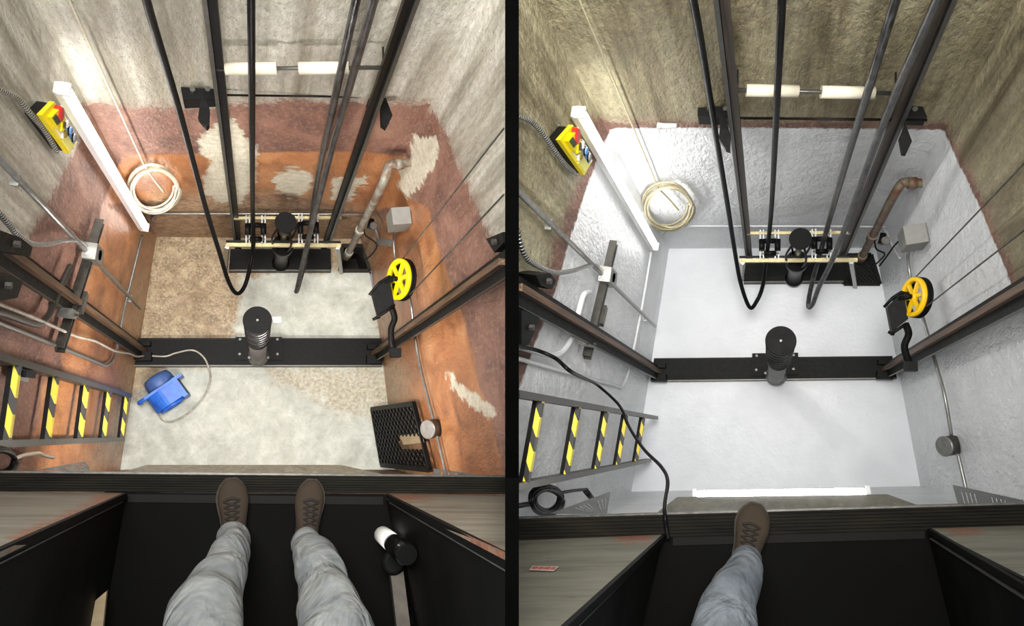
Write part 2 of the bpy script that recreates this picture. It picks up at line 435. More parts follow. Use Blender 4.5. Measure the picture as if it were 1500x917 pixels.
cfA = dict(kind='bare', sfx='', w=dict(
    left=((229, 347), (176, 688), ((-150, 771), (-150, -378))),
    back=((229, 347), (528, 350), ((744, -73), (-20, -130))),
    pier=((528, 350), (544, 395), ((744, 101), (744, -67))),
    right=((544, 395), (580, 688), ((744, 731), (744, 101))),
    front=((176, 688), (580, 688))),
    marks=dict(brown=brownA, orange=orangeA, patch=patchA, tan=tanA),
    floor=[(222, 345), (532, 347), (592, 690), (176, 690)],
    hole=[(503, 361), (531, 361), (541, 396), (499, 396)],
    fmarks=dict(pale=[[(352, 402), (350, 440), (345, 480), (350, 490), (330, 500), (300, 535), (240, 540), (190, 590), (150, 720), (640, 720), (560, 480), (545, 390), (480, 395)]],
                rough=[[(390, 536), (570, 536), (585, 640), (560, 650), (540, 600), (500, 610), (450, 575), (400, 560)]]))
whiteB = [[(895, 188), (1100, 187), (1383, 190), (1405, 241), (1434, 300), (1455, 351), (1472, 391), (1484, 426), (1540, 520), (1700, 900), (1000, 900), (600, 980), (735, 640), (760, 572), (784, 503), (814, 425), (835, 350), (851, 300), (872, 240)]]
brownB = [[(868, 168), (893, 178), (1100, 177), (1386, 180), (1411, 235), (1442, 298), (1462, 347), (1480, 388), (1494, 426), (1560, 520), (1700, 900), (1000, 900), (500, 980), (715, 640), (735, 590), (762, 503), (795, 415), (818, 340), (842, 280), (862, 225)]]
cfB = dict(kind='white', sfx='_white', w=dict(
    left=((980, 364), (925, 720), ((757, 787), (757, -61))),
    back=((980, 364), (1283, 363), ((1550, -105), (757, -70))),
    pier=((1283, 363), (1290, 404), ((1603, -44), (1550, -105))),
    right=((1290, 404), (1348, 712), ((1600, 793), (1603, -44))),
    front=((925, 720), (1348, 712))),
    marks=dict(white=whiteB, brown=brownB),
    floor=[(974, 362), (1290, 361), (1352, 718), (920, 722)], fmarks={})
WA = shell(A, cfA); WB = shell(B, cfB)

# black plates made up to stand for the dark divider between the pits
mb = MB()
def camp(px, py, d):  # point by pixel and view depth, in world coordinates
    return Vector((0, 0, DF)) + RC @ Vector(((px - CX) / F * d, -(py - CY) / F * d, -d))
class WPit:            # a plain world frame
    M = Matrix.Identity(4)
def make_divider(name, y0, y1, d0, d1, th):
    m_ = MB(); s = th / 2
    a = [camp(750, y0, d0), camp(750, y1, d0), camp(750, y1, d1), camp(750, y0, d1)]
    m_.ext([p - Vector((s, 0, 0)) for p in a], (th, 0, 0))
    o = finish(name, m_, FLATB, WPit, Vector((0, 0, 0))); o['kind'] = 'structure'; return o
make_divider('wall_middle', -160, 712, 3.0, 9.0, .0505)
make_divider('wall_middle_lower', 700, 1080, 1.42, 3.6, .024)

# ------------------------------------------------------------------ doorway: sill, landing, door faces, toe guard
def poly_at(P, pts, D): return [P.pd(x, y, D) for x, y in pts]
DS = 3.6
def doorway(P, cf):
    zs = DF - DS
    q = cf['sill']; a, b, c, d = poly_at(P, q, DS)     # back-left, back-right (far side), near-right, near-left
    mb = MB(); n = 7; prev = 0
    for i in range(n):
        t0, t1 = i / n, (i + .62) / n
        p = [a.lerp(d, t0), b.lerp(c, t0), b.lerp(c, t1), a.lerp(d, t1)]
        mb.ext([x + Vector((0, 0, -.02)) for x in p], (0, 0, .02))
    mb.ext([x + Vector((0, 0, -.12)) for x in (a, b, c, d)], (0, 0, .11))
    th = Thing(P, 'door_sill', cf['sill_label'], 'door sill', (a + b) / 2)
    th.part('grooved_tread', mb, SILLM)
    e = MB().bar(a + Vector((0, .004, -.01)), b + Vector((0, .004, -.01)), .008, .03); th.part('nosing', e, STEELD)
    # landing floor
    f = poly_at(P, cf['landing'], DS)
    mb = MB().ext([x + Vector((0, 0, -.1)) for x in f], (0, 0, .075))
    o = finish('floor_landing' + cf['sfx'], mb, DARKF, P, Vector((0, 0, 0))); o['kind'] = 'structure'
    g = poly_at(P, cf['saddle'], DS)
    mb = MB().ext([x + Vector((0, 0, -.03)) for x in g], (0, 0, .015))
    o = finish('trim_1' + cf['sfx'], mb, DARKJ, P, Vector((0, 0, 0))); o['kind'] = 'structure'
    # toe guard
    tg = cf['guard']; t0, t1 = P.pd(*tg[3], DS + .035), P.pd(*tg[2], DS + .035)
    b0, b1 = P.pd(*tg[0], DS + .85), P.pd(*tg[1], DS + .85)
    mb = MB().hexa([t0 + Vector((0, -.02, 0)), t1 + Vector((0, -.02, 0)), t1, t0], [b0 + Vector((0, -.02, 0)), b1 + Vector((0, -.02, 0)), b1, b0])
    single(P, 'toe_guard', mb, GUARD if P is A else GUARDB, cf['guard_label'], 'panel', (t0 + t1) / 2)
    # door faces + jambs
    for side in ('L', 'R'):
        dd = cf['door' + side]
        Wd = Wall(P, dd['face'][0], dd['face'][1], zs)
        if Wd.n.y < 0: Wd.n = -Wd.n
        poly = [Wd.at(*p) for p in dd['face']]
        me = MB(); 
        N = 24
        # subdivided face so that the rust marks follow its edge
        a_, b_, c_, d_ = poly
        vs = []; fs = []
        for j in range(N + 1):
            for i in range(N + 1):
                u, v = i / N, j / N; vs.append((a_ * (1 - u) + b_ * u) * (1 - v) + (d_ * (1 - u) + c_ * u) * v)
        for j in range(N):
            for i in range(N):
                k = j * (N + 1) + i; fs.append((k, k + 1, k + N + 2, k + N + 1))
        me = bpy.data.meshes.new('door_face'); me.from_pydata([tuple(v) for v in vs], [], fs); me.update()
        if me.polygons[0].normal.y < 0: me.flip_normals()
        at = me.attributes.new('rust', 'FLOAT', 'POINT'); at.data.foreach_set('value', [msdf(P.proj(v), dd['rust']) for v in vs])
        me.materials.append(dd['mat']); o = bpy.data.objects.new(dd['name'], me); C.objects.link(o); o.matrix_world = P.M; o['kind'] = 'structure'
        md = o.modifiers.new('thick', 'SOLIDIFY'); md.thickness = .012; md.offset = -1
        # jamb: vertical plane running back from the door edge
        Wj = Wall(P, dd['jamb'][0], dd['jamb'][1], zs)
        tgt = Vector((0, Wj.a.y, 0)) - Wj.a
        if Wj.n.dot(tgt) < 0: Wj.n = -Wj.n
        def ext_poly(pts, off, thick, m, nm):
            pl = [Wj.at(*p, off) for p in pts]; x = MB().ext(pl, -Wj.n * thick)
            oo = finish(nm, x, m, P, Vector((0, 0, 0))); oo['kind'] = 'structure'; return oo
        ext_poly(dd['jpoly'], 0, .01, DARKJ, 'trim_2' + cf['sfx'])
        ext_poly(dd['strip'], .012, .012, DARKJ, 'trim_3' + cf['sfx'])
        ext_poly(dd['shine'], .008, .012, STEEL, 'trim_4' + cf['sfx'])

dmA = door_mat('door_face_grey', lin(132, 126, 112), lin(96, 90, 78)); dmB = door_mat('door_face_olive', lin(116, 114, 100), lin(86, 84, 72))
doorway(A, dict(sfx='', sill=[(-60, 692), (744, 699), (744, 724), (-60, 719)], sill_label='grooved dark sill across the doorway under the two brown shoes',
    landing=[(150, 722), (575, 726), (640, 1080), (120, 1080)], saddle=[(186, 724), (562, 728), (562, 740), (186, 736)],
    guard=[(215, 681), (500, 681), (572, 697), (174, 693)], guard_label='pale streaked toe guard board below the sill with two shoes',
    doorL=dict(name='door_1', face=[(185, 722), (-60, 719), (-60, 836), (-20, 818)], mat=dmA, rust=[[(150, 722), (186, 722), (182, 730), (13, 803), (13, 788), (120, 742)]],
        jamb=[(185, 724), (152, 910)], jpoly=[(185, 724), (183, 735), (125, 1080), (-80, 1080), (-80, 850)],
        strip=[(186, 722), (186, 731), (-60, 851), (-60, 832)], shine=[(180, 734), (-60, 854), (-60, 857), (180, 736)]),
    doorR=dict(name='door_2', face=[(565, 724), (744, 727), (744, 814), (700, 792)], mat=dmA, rust=[[(565, 724), (600, 724), (640, 730), (580, 736), (660, 772), (740, 808), (740, 818), (640, 764)]],
        jamb=[(565, 726), (600, 910)], jpoly=[(565, 726), (567, 737), (640, 1080), (742, 1080), (742, 818)],
        strip=[(565, 724), (565, 732), (742, 835), (742, 814)], shine=[(570, 737), (742, 838.5), (742, 836), (570, 735)])))
doorway(B, dict(sfx='_white', sill=[(753, 760), (1560, 737), (1560, 772), (753, 794)], sill_label='grooved dark sill across the doorway under the single brown shoe',
    landing=[(940, 780), (1390, 768), (1450, 1080), (890, 1080)], saddle=[(985, 785), (1356, 775), (1356, 790), (985, 800)],
    guard=[(992, 728), (1300, 724), (1364, 747), (957, 755)], guard_label='olive brown toe guard board just above the lit lower tube light',
    doorL=dict(name='door_3', face=[(971, 783), (757, 792), (757, 1001), (780, 960)], mat=dmB, rust=[[(890, 780), (960, 783), (950, 796), (905, 795)]],
        jamb=[(971, 785), (935, 980)], jpoly=[(971, 785), (969, 800), (900, 1080), (758, 1080), (758, 985)],
        strip=[(975, 783), (977, 790), (758, 1005), (758, 985)], shine=[(962, 800), (758, 1005), (758, 1009), (962, 804)]),
    doorR=dict(name='door_4', face=[(1359, 774), (1560, 768), (1560, 893), (1500, 857)], mat=dmB, rust=[[(1380, 774), (1440, 774), (1440, 783), (1395, 783)]],
        jamb=[(1359, 776), (1392, 910)], jpoly=[(1359, 776), (1361, 788), (1430, 1080), (1600, 1080), (1600, 900)],
        strip=[(1359, 774), (1359, 782), (1560, 905), (1560, 892)], shine=[(1362, 788), (1560, 914), (1560, 917), (1362, 790)])))

# red and white notice on the olive door face
WdB = Wall(B, (971, 783), (753, 792), DF - DS)
if WdB.n.y < 0: WdB.n = -WdB.n
q = [WdB.at(*p, .004) for p in ((780, 829), (818.5, 830), (811, 836.5), (775.5, 835))]
th = Thing(B, 'warning_sticker', 'small faded red and white sticker on the olive door face', 'sticker', q[3])
th.part('backing', MB().ext(q, WdB.n * .001), mat('faded_white', lin(196, 176, 164), .6, 0, .1))
def uvq(q, u, v): return (q[0] * (1 - u) + q[1] * u) * (1 - v) + (q[3] * (1 - u) + q[2] * u) * v
mb = MB()
for u0, u1 in ((.06, .28), (.32, .5), (.53, .78), (.82, .96)):
    mb.ext([uvq(q, a, b) + WdB.n * .0015 for a, b in ((u0, .3), (u1, .25), (u1, .8), (u0, .85))], WdB.n * .001)
th.part('red_bar', mb, mat('faded_red', lin(168, 82, 78), .6, 0, .1))

# ------------------------------------------------------------------ shared builders for the equipment
Z = Vector((0, 0, 1))
def rail(P, base_px, z0, top_px, sx, fw, bl, name, label, cat, mats, group=None, inner=None, foot=None):
    b = P.pt(*base_px, z0); t = P.vert(b, *top_px)
    if foot: b = P.vert(b, *foot)
    th = Thing(P, name, label, cat, b, group)
    mb = MB(); X = Vector((sx, 0, 0)); Y = Vector((0, 1, 0))
    mb.prism([(0, -fw / 2), (.012, -fw / 2), (.02, 0), (.012, fw / 2), (0, fw / 2)], b, t, X, Y); th.part('flange', mb, mats[0])
    mb = MB().prism([(.012, -.012), (bl, -.016), (bl, .016), (.012, .012)], b, t, X, Y); bl_o = th.part('blade', mb, mats[1])
    # dull steel strip imitating a highlight along the flange edge
    mb = MB().prism([(-.004, -fw / 2 - .004), (.014, -fw / 2 - .004), (.014, -fw / 2), (-.004, -fw / 2)], b, t, X, Y); th.part('flange_edge', mb, STEELD)
    if fw > .1: th.part('foot_clamp', MB().box(b + Vector((sx * .03, -.05, .06)), .12, .07, .1).box(b + Vector((sx * .03, .06, .06)), .1, .04, .08), BLACK)
    return th, b, t

def channel_beam(P, quad, z1, label, lip=.03):
    a, b, c, d = [P.pt(x, y, 0) for x, y in quad]   # back-left, back-right, front-right, front-left
    th = Thing(P, 'channel_beam', label, 'steel beam', (a + b + c + d) / 4)
    mb = MB(); up = Vector((0, 0, z1)); t = .012
    mb.ext([a, b, c, d], (0, 0, .015))
    th.part('web', MB().ext([p + Vector((0, 0, z1 - t)) for p in (a, b, c, d)], (0, 0, t)), BLACK)
    th.part('flange', MB().ext([d, c, c + up, d + up], (0, -t, 0)), BLACKM)
    th.part('flange', MB().ext([a, b, b + up, a + up], (0, t, 0)), BLACKM)
    e = Vector((0, 0, z1))
    th.part('lip', MB().bar(d + e + Vector((0, -.006, 0)), c + e + Vector((0, -.006, 0)), .01, .006), STEELD)
    return th

def center_buffer(P, plate, z0, basepx, toppx, rdisc, label, tagpx=None):
    a = [P.pt(x, y, z0) for x, y in plate]
    th = Thing(P, 'spring_buffer', label, 'buffer', P.pt(*basepx, z0))
    th.part('base_plate', MB().ext(a, (0, 0, .03)), BLACK)
    c = P.pt(*basepx, z0 + .03); t = P.vert(c, *toppx); H = t.z - c.z
    for (u, v) in ((.1, .12), (.9, .12), (.1, .75), (.9, .75), (.3, .9), (.7, .9)):
        p = uvq(a, u, v) + Vector((0, 0, .03)); th.part('bolt', MB().cyl(p, p + Z * .03, .012, 6), STEELD)
    th.part('cylinder', MB().lathe(c, Z, [(.088, 0), (.088, .02), (.066, .03), (.066, H * .6), (.05, H * .6), (.05, H - .02)], 36), STEEL)
    pts = []; n = 7; z1, z2 = H * .58, H - .04
    for i in range(n * 24 + 1):
        k = i / (n * 24); an = k * n * 2 * math.pi; pts.append(c + Vector((.068 * math.cos(an), .068 * math.sin(an), z1 + (z2 - z1) * k)))
    th.part('coil_spring', MB().tube(pts, .015, 8), mat('spring_steel', lin(52, 52, 52), .3, .6, .2, 20, .05))
    th.part('spring_seat', MB().lathe(c + Z * (z1 - .05), Z, [(.067, 0), (.078, .01), (.078, .035), (.067, .045)], 32), BLACKM)
    dd = th.part('strike_plate', MB().lathe(c + Z * (H - .03), Z, [(rdisc * .9, 0), (rdisc, .006), (rdisc, .026), (rdisc * .97, .03)], 48), mat('black_strike', lin(9, 9, 9), .6, 0, .3, 20, .1))
    th.part('centre_pin', MB().cyl(c + Z * H, c + Z * (H + .008), .007, 12), STEELD, parent=dd)
    if tagpx:
        pt = [P.pd(x, y, DF - t.z + .3) for x, y in tagpx]; th.part('tag', MB().ext(pt, (0, 0, .004)), STEEL)
    return th

def rear_buffer(P, basepx, toppx, r, label):
    c = P.pt(*basepx, .1); t = P.vert(c, *toppx); H = t.z - c.z
    th = Thing(P, 'oil_buffer', label, 'buffer', c)
    th.part('body', MB().lathe(c, Z, [(.075, 0), (.075, .03), (.06, .04), (.062, H * .42), (.085, H * .44), (.085, H * .5), (.05, H * .53), (.03, H * .56)], 32), BLACKM)
    th.part('plunger', MB().lathe(c + Z * H * .56, Z, [(.022, 0), (.022, H * .4)], 20), STEELD)
    for k in range(4):
        an = k * math.pi / 2 + .5; o = Vector((math.cos(an), math.sin(an), 0))
        p = [c + o * .06 + Z * H * .5, c + o * .095 + Z * H * .66, c + o * .1 + Z * H * .82, c + o * .06 + Z * H * .95]
        th.part('return_spring', MB().tube(smooth_path(p), .008, 8), BLACK)
    th.part('strike_plate', MB().lathe(c + Z * (H - .02), Z, [(r * .94, 0), (r, .004), (r, .018), (r * .97, .02)], 40), MC['black_strike'])
    return th

def guide_frame(P, cf, label):
    D = .856 * DF
    fa, fb = P.pd(*cf['front'][0], D), P.pd(*cf['front'][1], D); ra, rb = P.pd(*cf['rear'][0], D), P.pd(*cf['rear'][1], D)
    th = Thing(P, 'rope_guide_frame', label, 'steel frame', (fa + fb) / 2)
    m1 = MB().bar(fa, fb, .028, .03); th.part('crossbar', m1, GOLD)
    th.part('crossbar_back_lip', MB().bar(fa + Vector((0, .03, 0)), fb + Vector((0, .03, 0)), .012, .03), BLACKM)
    th.part('crossbar', MB().bar(ra, rb, .022, .03), GOLD)
    for e in cf['legs']:
        top = P.pd(*e[0], D); bot = Vector((top.x, top.y, .05)); bot = P.pt(*e[1], .06)
        th.part('leg', MB().bar(top, bot, .035, .03), STEEL)
    for x, y0, y1 in cf['straps']:
        p, q = P.pd(x, y0, D - .02), P.pd(x + cf.get('sk', 0), y1, D - .02)
        th.part('strap', MB().bar(p + Vector((-.012, 0, 0)), q + Vector((-.012, 0, 0)), .01, .03).bar(p + Vector((.012, 0, 0)), q + Vector((.012, 0, 0)), .01, .03), STEEL)
    for x, y in cf['yroll']:
        c = P.pd(x, y, D - .06); th.part('roller', MB().cyl(c - Vector((0, .045, 0)), c + Vector((0, .045, 0)), .022), RUBBER)
    for x, y in cf['xroll']:
        c = P.pd(x, y, D - .05); o = th.part('roller', MB().cyl(c - Vector((.045, 0, 0)), c + Vector((.045, 0, 0)), .02), RUBBER)
        th.part('roller_shaft', MB().cyl(c - Vector((.065, 0, 0)), c + Vector((.065, 0, 0)), .006), STEEL, parent=o)
    return th

def rope(P, pts, r, label, m=None, k=8, name='travelling_cable', cat='cable', group=None, n=10):
    q = smooth_path([P.pd(*p) for p in pts], k)
    return single(P, name, MB().tube(q, r, n), m or RUBBER, label, cat, q[len(q) // 2], group)

def wire(P, pts, r, m, name, label, cat, k=6, uv=False, th=None, n=8):
    q = smooth_path(pts, k); mb = MB().tube(q, r, n, uv=uv)
    if th is not None: return th.part(name, mb, m)
    return single(P, name, mb, m, label, cat, q[0])

def tube_light(P, a, b, W, label, strength, w=.06, off=.08):
    p, q = W.at(*a, off), W.at(*b, off); return tube_light_pts(P, p, q, W.n, label, strength, w)
def tube_light_pts(P, p, q, nrm, label, strength, w=.075):
    d = (q - p).normalized(); s = d.cross(nrm).normalized()
    th = Thing(P, 'tube_light', label, 'light fixture', p)
    prof = [(-w * .4, -.05), (w * .4, -.05), (w * .5, -.012), (-w * .5, -.012)]
    th.part('housing', MB().prism(prof, p, q, s, nrm), WHITEP)
    h = w * .5
    prof = [(h * math.cos(t) , h * .8 * math.sin(t) - .008) for t in [math.pi * i / 10 for i in range(11)]]
    th.part('diffuser', MB().prism(prof, p + d * .03, q - d * .03, s, nrm), emis('tube_glow_%g' % strength, (1, .985, .95), strength))
    for e, g in ((p, d), (q, -d)): th.part('end_cap', MB().box(e + g * .012 - nrm * .01, w * .98, .02, .05, s, d, nrm), WHITEP)
    return th

def bilerp(q, u, v): return uvq(q, u, v)

def ladder(P, up, lo, rungs, label, group=None):
    b0, b1 = P.vert(P.pt(*up[2], .03), *up[0]), P.vert(P.pt(*lo[2], .03), *lo[0]); t0, t1 = P.vert(b0, *up[1]), P.vert(b1, *lo[1])
    th = Thing(P, 'pit_ladder', label, 'ladder', (b0 + b1) / 2)
    th.part('stile', MB().bar(b0, t0, .03, .05, Vector((1, 0, 0))), STEELD)
    th.part('stile', MB().bar(b1, t1, .03, .05, Vector((1, 0, 0))), STEELD)
    d = (b1 - b0); d.z = 0
    for r0, r1 in rungs:
        p = P.vert(b0, *r0); q = P.vert(b1, *r1); z = (p.z + q.z) / 2; p.z = q.z = z
        o = th.part('rung', MB().bar(p, q, .042, .035), BLACK)
        dd = (q - p).normalized(); 
        th.part('hazard_tape', MB().bar(p + Vector((.012, 0, .02)) + dd * .01, q + Vector((.012, 0, .02)) - dd * .01, .022, .006).bar(p + Vector((.021, 0, .0)) + dd * .01, q + Vector((.021, 0, .0)) - dd * .01, .006, .035), STRIPE, parent=o)
    return th

def coil(P, W, c, rx, ry, r, m, label, name='cable_coil', n=5, off=.05, tail=None, off_px=4, cat='coiled cable'):
    th = Thing(P, name, label, cat, W.at(c[0], c[1], off)); pts = []
    K = 28
    for i in range(n * K + 1):
        t = i / K; an = t * 2 * math.pi; j = int(t)
        w = 1 + .05 * math.sin(t * 2.7) ; ox = off_px * math.sin(j * 2.1 + .3 * an / 6.28); oy = off_px * math.cos(j * 1.7)
        pts.append(W.at(c[0] + ox + rx * w * math.cos(an), c[1] + oy + ry * w * math.sin(an), off + .018 * math.sin(t * 1.9)))
    th.part('loops', MB().tube(pts, r, 6), m)
    if tail: th.part('hanging_end', MB().tube(smooth_path([W.at(*p, off) for p in tail]), r * .8, 6), m)
    return th

def stop_switch(P, W, face, back_off, label):
    q = [W.at(*p, back_off) for p in face]   # 0: top-right, 1: bottom-right, 2: bottom-left, 3: top-left
    nrm = W.n
    th = Thing(P, 'stop_switch_box', label, 'switch box', q[2] - nrm * back_off)
    th.part('back_box', MB().ext([bilerp(q, u, v) - nrm * back_off for u, v in ((.04, .04), (.96, .04), (.96, .96), (.04, .96))], nrm * back_off * .72), BLACKM)
    th.part('cover', MB().ext([p - nrm * back_off * .28 for p in q], nrm * back_off * .28), YEL)
    U = (q[1] - q[0]).normalized(); V = (q[3] - q[0]).normalized()
    def plate(nm, u0, u1, v0, v1, h, m): 
        return th.part(nm, MB().ext([bilerp(q, u, v) for u, v in ((u0, v0), (u1, v0), (u1, v1), (u0, v1))], nrm * h), m)
    plate('blue_panel', .36, .93, .06, .42, .006, SKYB); plate('white_panel', .36, .66, .42, .82, .006, WHITEP)
    plate('pale_panel', .66, .96, .42, .9, .005, mat('pale_yellow', lin(226, 222, 120), .5, 0, .05))
    plate('guard_frame', .08, .36, .2, .85, .02, YEL); plate('dark_panel', .1, .26, .56, .82, .025, mat('dark_green', lin(46, 64, 38), .5))
    s = (q[3] - q[0]).length
    def btn(u, v, r, h, m, nm='button'):
        c = bilerp(q, u, v); o = th.part(nm, MB().lathe(c, nrm, [(r * s, 0), (r * s, h * .7), (r * s * .8, h)], 24), m); return o
    btn(.17, .3, .2, .028, RED, 'stop_button')
    btn(.36, .5, .18, .024, YEL, 'key_switch'); btn(.36, .5, .1, .03, mat('dark_key', lin(70, 56, 26), .4), 'key_face')
    for u, m in ((.45, WHITEP), (.62, SKYB), (.8, GREYP)):
        btn(u, .2, .13, .012, MC['black_metal'], 'button_ring'); btn(u, .2, .1, .02, m)
    btn(.56, .62, .14, .012, WHITEP, 'button_ring'); btn(.56, .62, .11, .02, mat('olive_button', lin(130, 116, 30), .4))
    return th

def sheave(P, cc, semi, D, boxpoly, armpts, label, ym, rods):
    c = P.pd(cc[0], cc[1], D); v = (Vector((0, 0, DF)) - c).normalized(); X = (P.pd(cc[0] + 10, cc[1] + 1.2, D) - c)
    X = (X - v * X.dot(v)).normalized(); R = (P.pd(cc[0], cc[1] - semi[1], D) - c).length; k = semi[0] / semi[1]
    n = (v * k - X * math.sqrt(1 - k * k)).normalized()
    th = Thing(P, 'tension_sheave', label, 'pulley', c)
    hub_t = .028
    wh = MB().lathe(c - n * hub_t / 2, n, [(R * .78, 0), (R * .98, 0), (R, .006), (R, hub_t - .004), (R * .97, hub_t), (R * .8, hub_t), (R * .78, hub_t - .005)], 56, closed=True)
    A1 = n.orthogonal().normalized(); A2 = n.cross(A1)
    for i in range(6):
        an = i * math.pi / 3 + .35; d = A1 * math.cos(an) + A2 * math.sin(an); s = n.cross(d)
        wh.box(c + d * R * .45, R * .75, R * .17, hub_t * .6, d, s, n)
    w = th.part('wheel', wh, ym)
    wh2 = MB().lathe(c - n * (hub_t / 2), n, [(R * .26, 0), (R * .26, hub_t * .9), (R * .2, hub_t * 1.1)], 28); th.part('hub', wh2, ym, parent=w)
    th.part('axle', MB().cyl(c + n * .01, c + n * .05, R * .13, 16), BLACKM, parent=w)
    th.part('grooved_rim', MB().lathe(c - n * (hub_t / 2 + .034), n, [(R * .8, 0), (R * 1.03, 0), (R * 1.03, .008), (R * .97, .016), (R * 1.03, .026), (R * 1.03, .033), (R * .8, .033)], 56, closed=True), BLACK)
    bp = [P.pd(x, y, D + .12) for x, y in boxpoly]
    th.part('weight', MB().ext(bp, (0, 0, .09)), BLACK)
    m_ = bilerp(bp, 0, .5) + Vector((0, 0, .092)), bilerp(bp, 1, .5) + Vector((0, 0, .092))
    th.part('weight_seam', MB().bar(m_[0], m_[1], .004, .003), BLACKM)
    for rp in rods: th.part('tie_rod', MB().tube([P.pd(x, y, D + .02) for x, y in rp], .01, 8), BLACKM)
    th.part('arm', MB().tube(smooth_path([P.pd(x, y, D + .1 + .02 * i) for i, (x, y) in enumerate(armpts)]), .022, 8), BLACK)
    h = P.pd(cc[0] + 3, cc[1], D - .02)
    th.part('bracket', MB().bar(bilerp(bp, .5, 0) + Vector((0, 0, .05)), c + n * .03, .025, .03), BLACK)
    e = P.pd(*armpts[-1], D + .18); th.part('clamp', MB().box(e, .07, .06, .08), BLACK)
    return th

def slotted(P, quad, D, us, label, thick=.012, vs=(.22, .82), tilt=0):
    q = [P.pd(x, y, D + t) for (x, y), t in zip(quad, (0, 0, tilt, tilt))]
    cuts = [0]; solid = []
    for a, b in us: cuts += [a, b]
    cuts.append(1); mb = MB(); vc = [0, vs[0], vs[1], 1]
    for i in range(len(cuts) - 1):
        u0, u1 = cuts[i], cuts[i + 1]
        if u1 - u0 < 1e-4: continue
        rows = [(0, 1)] if i % 2 == 0 else [(0, vs[0]), (vs[1], 1)]
        for v0, v1 in rows: mb.ext([bilerp(q, u0, v0), bilerp(q, u1, v0), bilerp(q, u1, v1), bilerp(q, u0, v1)], (0, 0, thick))
    return single(P, 'slotted_strut_plate', mb, STEELD if P is A else mat('dark_slotted', lin(64, 66, 66), .5, .2), label, 'metal plate', q[0])

def mesh_grate(P, q, nu, nv, label, fw=.035, patch=None, bw=.01, th_=.02):
    nrm = (q[1] - q[0]).cross(q[3] - q[0]).normalized()
    if nrm.z < 0: nrm = -nrm
    th = Thing(P, 'expanded_metal_grate', label, 'metal grate', q[3])
    for i in range(4): th.part('frame_bar', MB().bar(q[i], q[(i + 1) % 4], fw, .03, nrm), BLACK)
    mb = MB()
    for j in range(nv):
        for i in range(nu):
            cu, cv = (i + .5 * (j % 2)) / nu, j / nv
            if patch and patch(cu, cv): continue
            for (du, dv) in ((.5, 1), (-.5, 1)):
                u1 = cu + du / nu
                if u1 < 0 or u1 > 1.01 or cu > 1: continue
                mb.bar(bilerp(q, cu, cv), bilerp(q, min(1, u1), cv + dv / nv), bw, th_, nrm)
    th.part('mesh', mb, BLACKM); return th

# ================================================================== PIT A (stained)
rail(A, (207, 515), .1, (-70, 320), 1, .12, .05, 'guide_rail', 'heavy black and rusty guide rail at left of the stained orange pit', 'rail', (BLACK, RUST))
rail(A, (550, 519), .1, (746, 382), -1, .12, .05, 'guide_rail', 'heavy black and rusty guide rail in front of the orange right wall', 'rail', (BLACK, RUST))
rail(A, (345, 362), .02, (281, -60), 1, .055, .05, 'guide_rail', 'slim black rail in front of the big pale plaster patch', 'rail', (BLACKM, BLACKM))
rail(A, (478, 365), .02, (634, -60), -1, .055, .05, 'guide_rail', 'slim black rail right of both cables in the stained pit', 'rail', (BLACKM, BLACKM))
channel_beam(A, [(197, 499), (556, 499), (558, 536), (193, 536)], .1, 'wide black beam across the stained floor under the coil buffer')
channel_beam(A, [(338, 370), (483, 370), (484, 398), (336, 398)], .1, 'short black channel beam at the back wall of the stained pit')
center_buffer(A, [(345, 494), (413, 494), (413, 528), (344, 528)], .1, (378, 522), (378, 469), .084, 'black coil spring buffer with round top on the stained pit beam', [(399, 465), (411, 464), (412, 472), (401, 473)])
rear_buffer(A, (411, 386), (415, 325), .077, 'black buffer with round plate at the back wall of the stained pit')
guide_frame(A, dict(front=[(331, 359), (499, 360)], rear=[(342, 320), (500, 319)], legs=[((333, 361), (330, 395)), ((495, 362), (500, 398))],
    straps=[(363, 316, 357), (386, 316, 357), (440, 314, 357), (463, 314, 357)], yroll=[(363, 336), (386, 336), (440, 334), (463, 334)],
    xroll=[(375, 330), (375, 350), (451, 327), (451, 347)]), 'brass toned frame with rope rollers at the back of the stained pit')
rope(A, [(178, -140, 2.35), (190, -100, 2.5), (218, 13, 3.05), (262, 160, 4.1), (300, 300, 5.5), (320, 365, 6.2), (335, 413, 6.6), (347, 430, 6.75), (358, 420, 6.7), (366, 392, 6.6), (371, 357, 6.45), (370, 300, 5.9), (369, 150, 3.85), (368, 13, 3.1), (367, -100, 2.7)], .016, 'black travelling cable hanging in a wide U in the stained pit')
rope(A, [(537, -60, 2.8), (519, 13, 3.05), (487, 160, 3.95), (465, 262, 5.4), (453, 345, 6.35), (446, 385, 6.6), (437, 420, 6.75), (434, 427, 6.8), (436, 419, 6.7), (449, 362, 6.1), (465, 300, 5.3), (487, 215, 4.4), (510, 135, 3.7), (544, 13, 2.85), (566, -70, 2.4)], .018, 'worn grey rope loop seen edge on in the stained pit', GREYR)
tube_light(A, (215, 334), (97, 130), WA['left'], 'long lit tube light on the left wall of the stained pit', 15)
p0, p1 = A.pd(240, 692, 4.75), A.pd(480, 693, 4.75)
tube_light_pts(A, p0, p1, Vector((0, .5, -.85)).normalized(), 'tube light under the sill of the stained pit', 190)
stop_switch(A, WA['left'], [(80, 149), (113, 208), (101, 225), (61, 169)], .07, 'yellow stop switch box with red button on the pale left concrete')
L = WA['left']; Rw = WA['right']; Bk = WA['back']; Pr = WA['pier']
def on(W, pts, off): return [W.at(x, y, off) for x, y in pts]
wire(A, on(L, [(-30, 118), (13, 137), (27, 145), (44, 166), (64, 189), (83, 221)], .04), .012, FLEX, 'flexible_conduit', 'ribbed metal conduit running down to the stained pit switch box', 'conduit', 8, True)
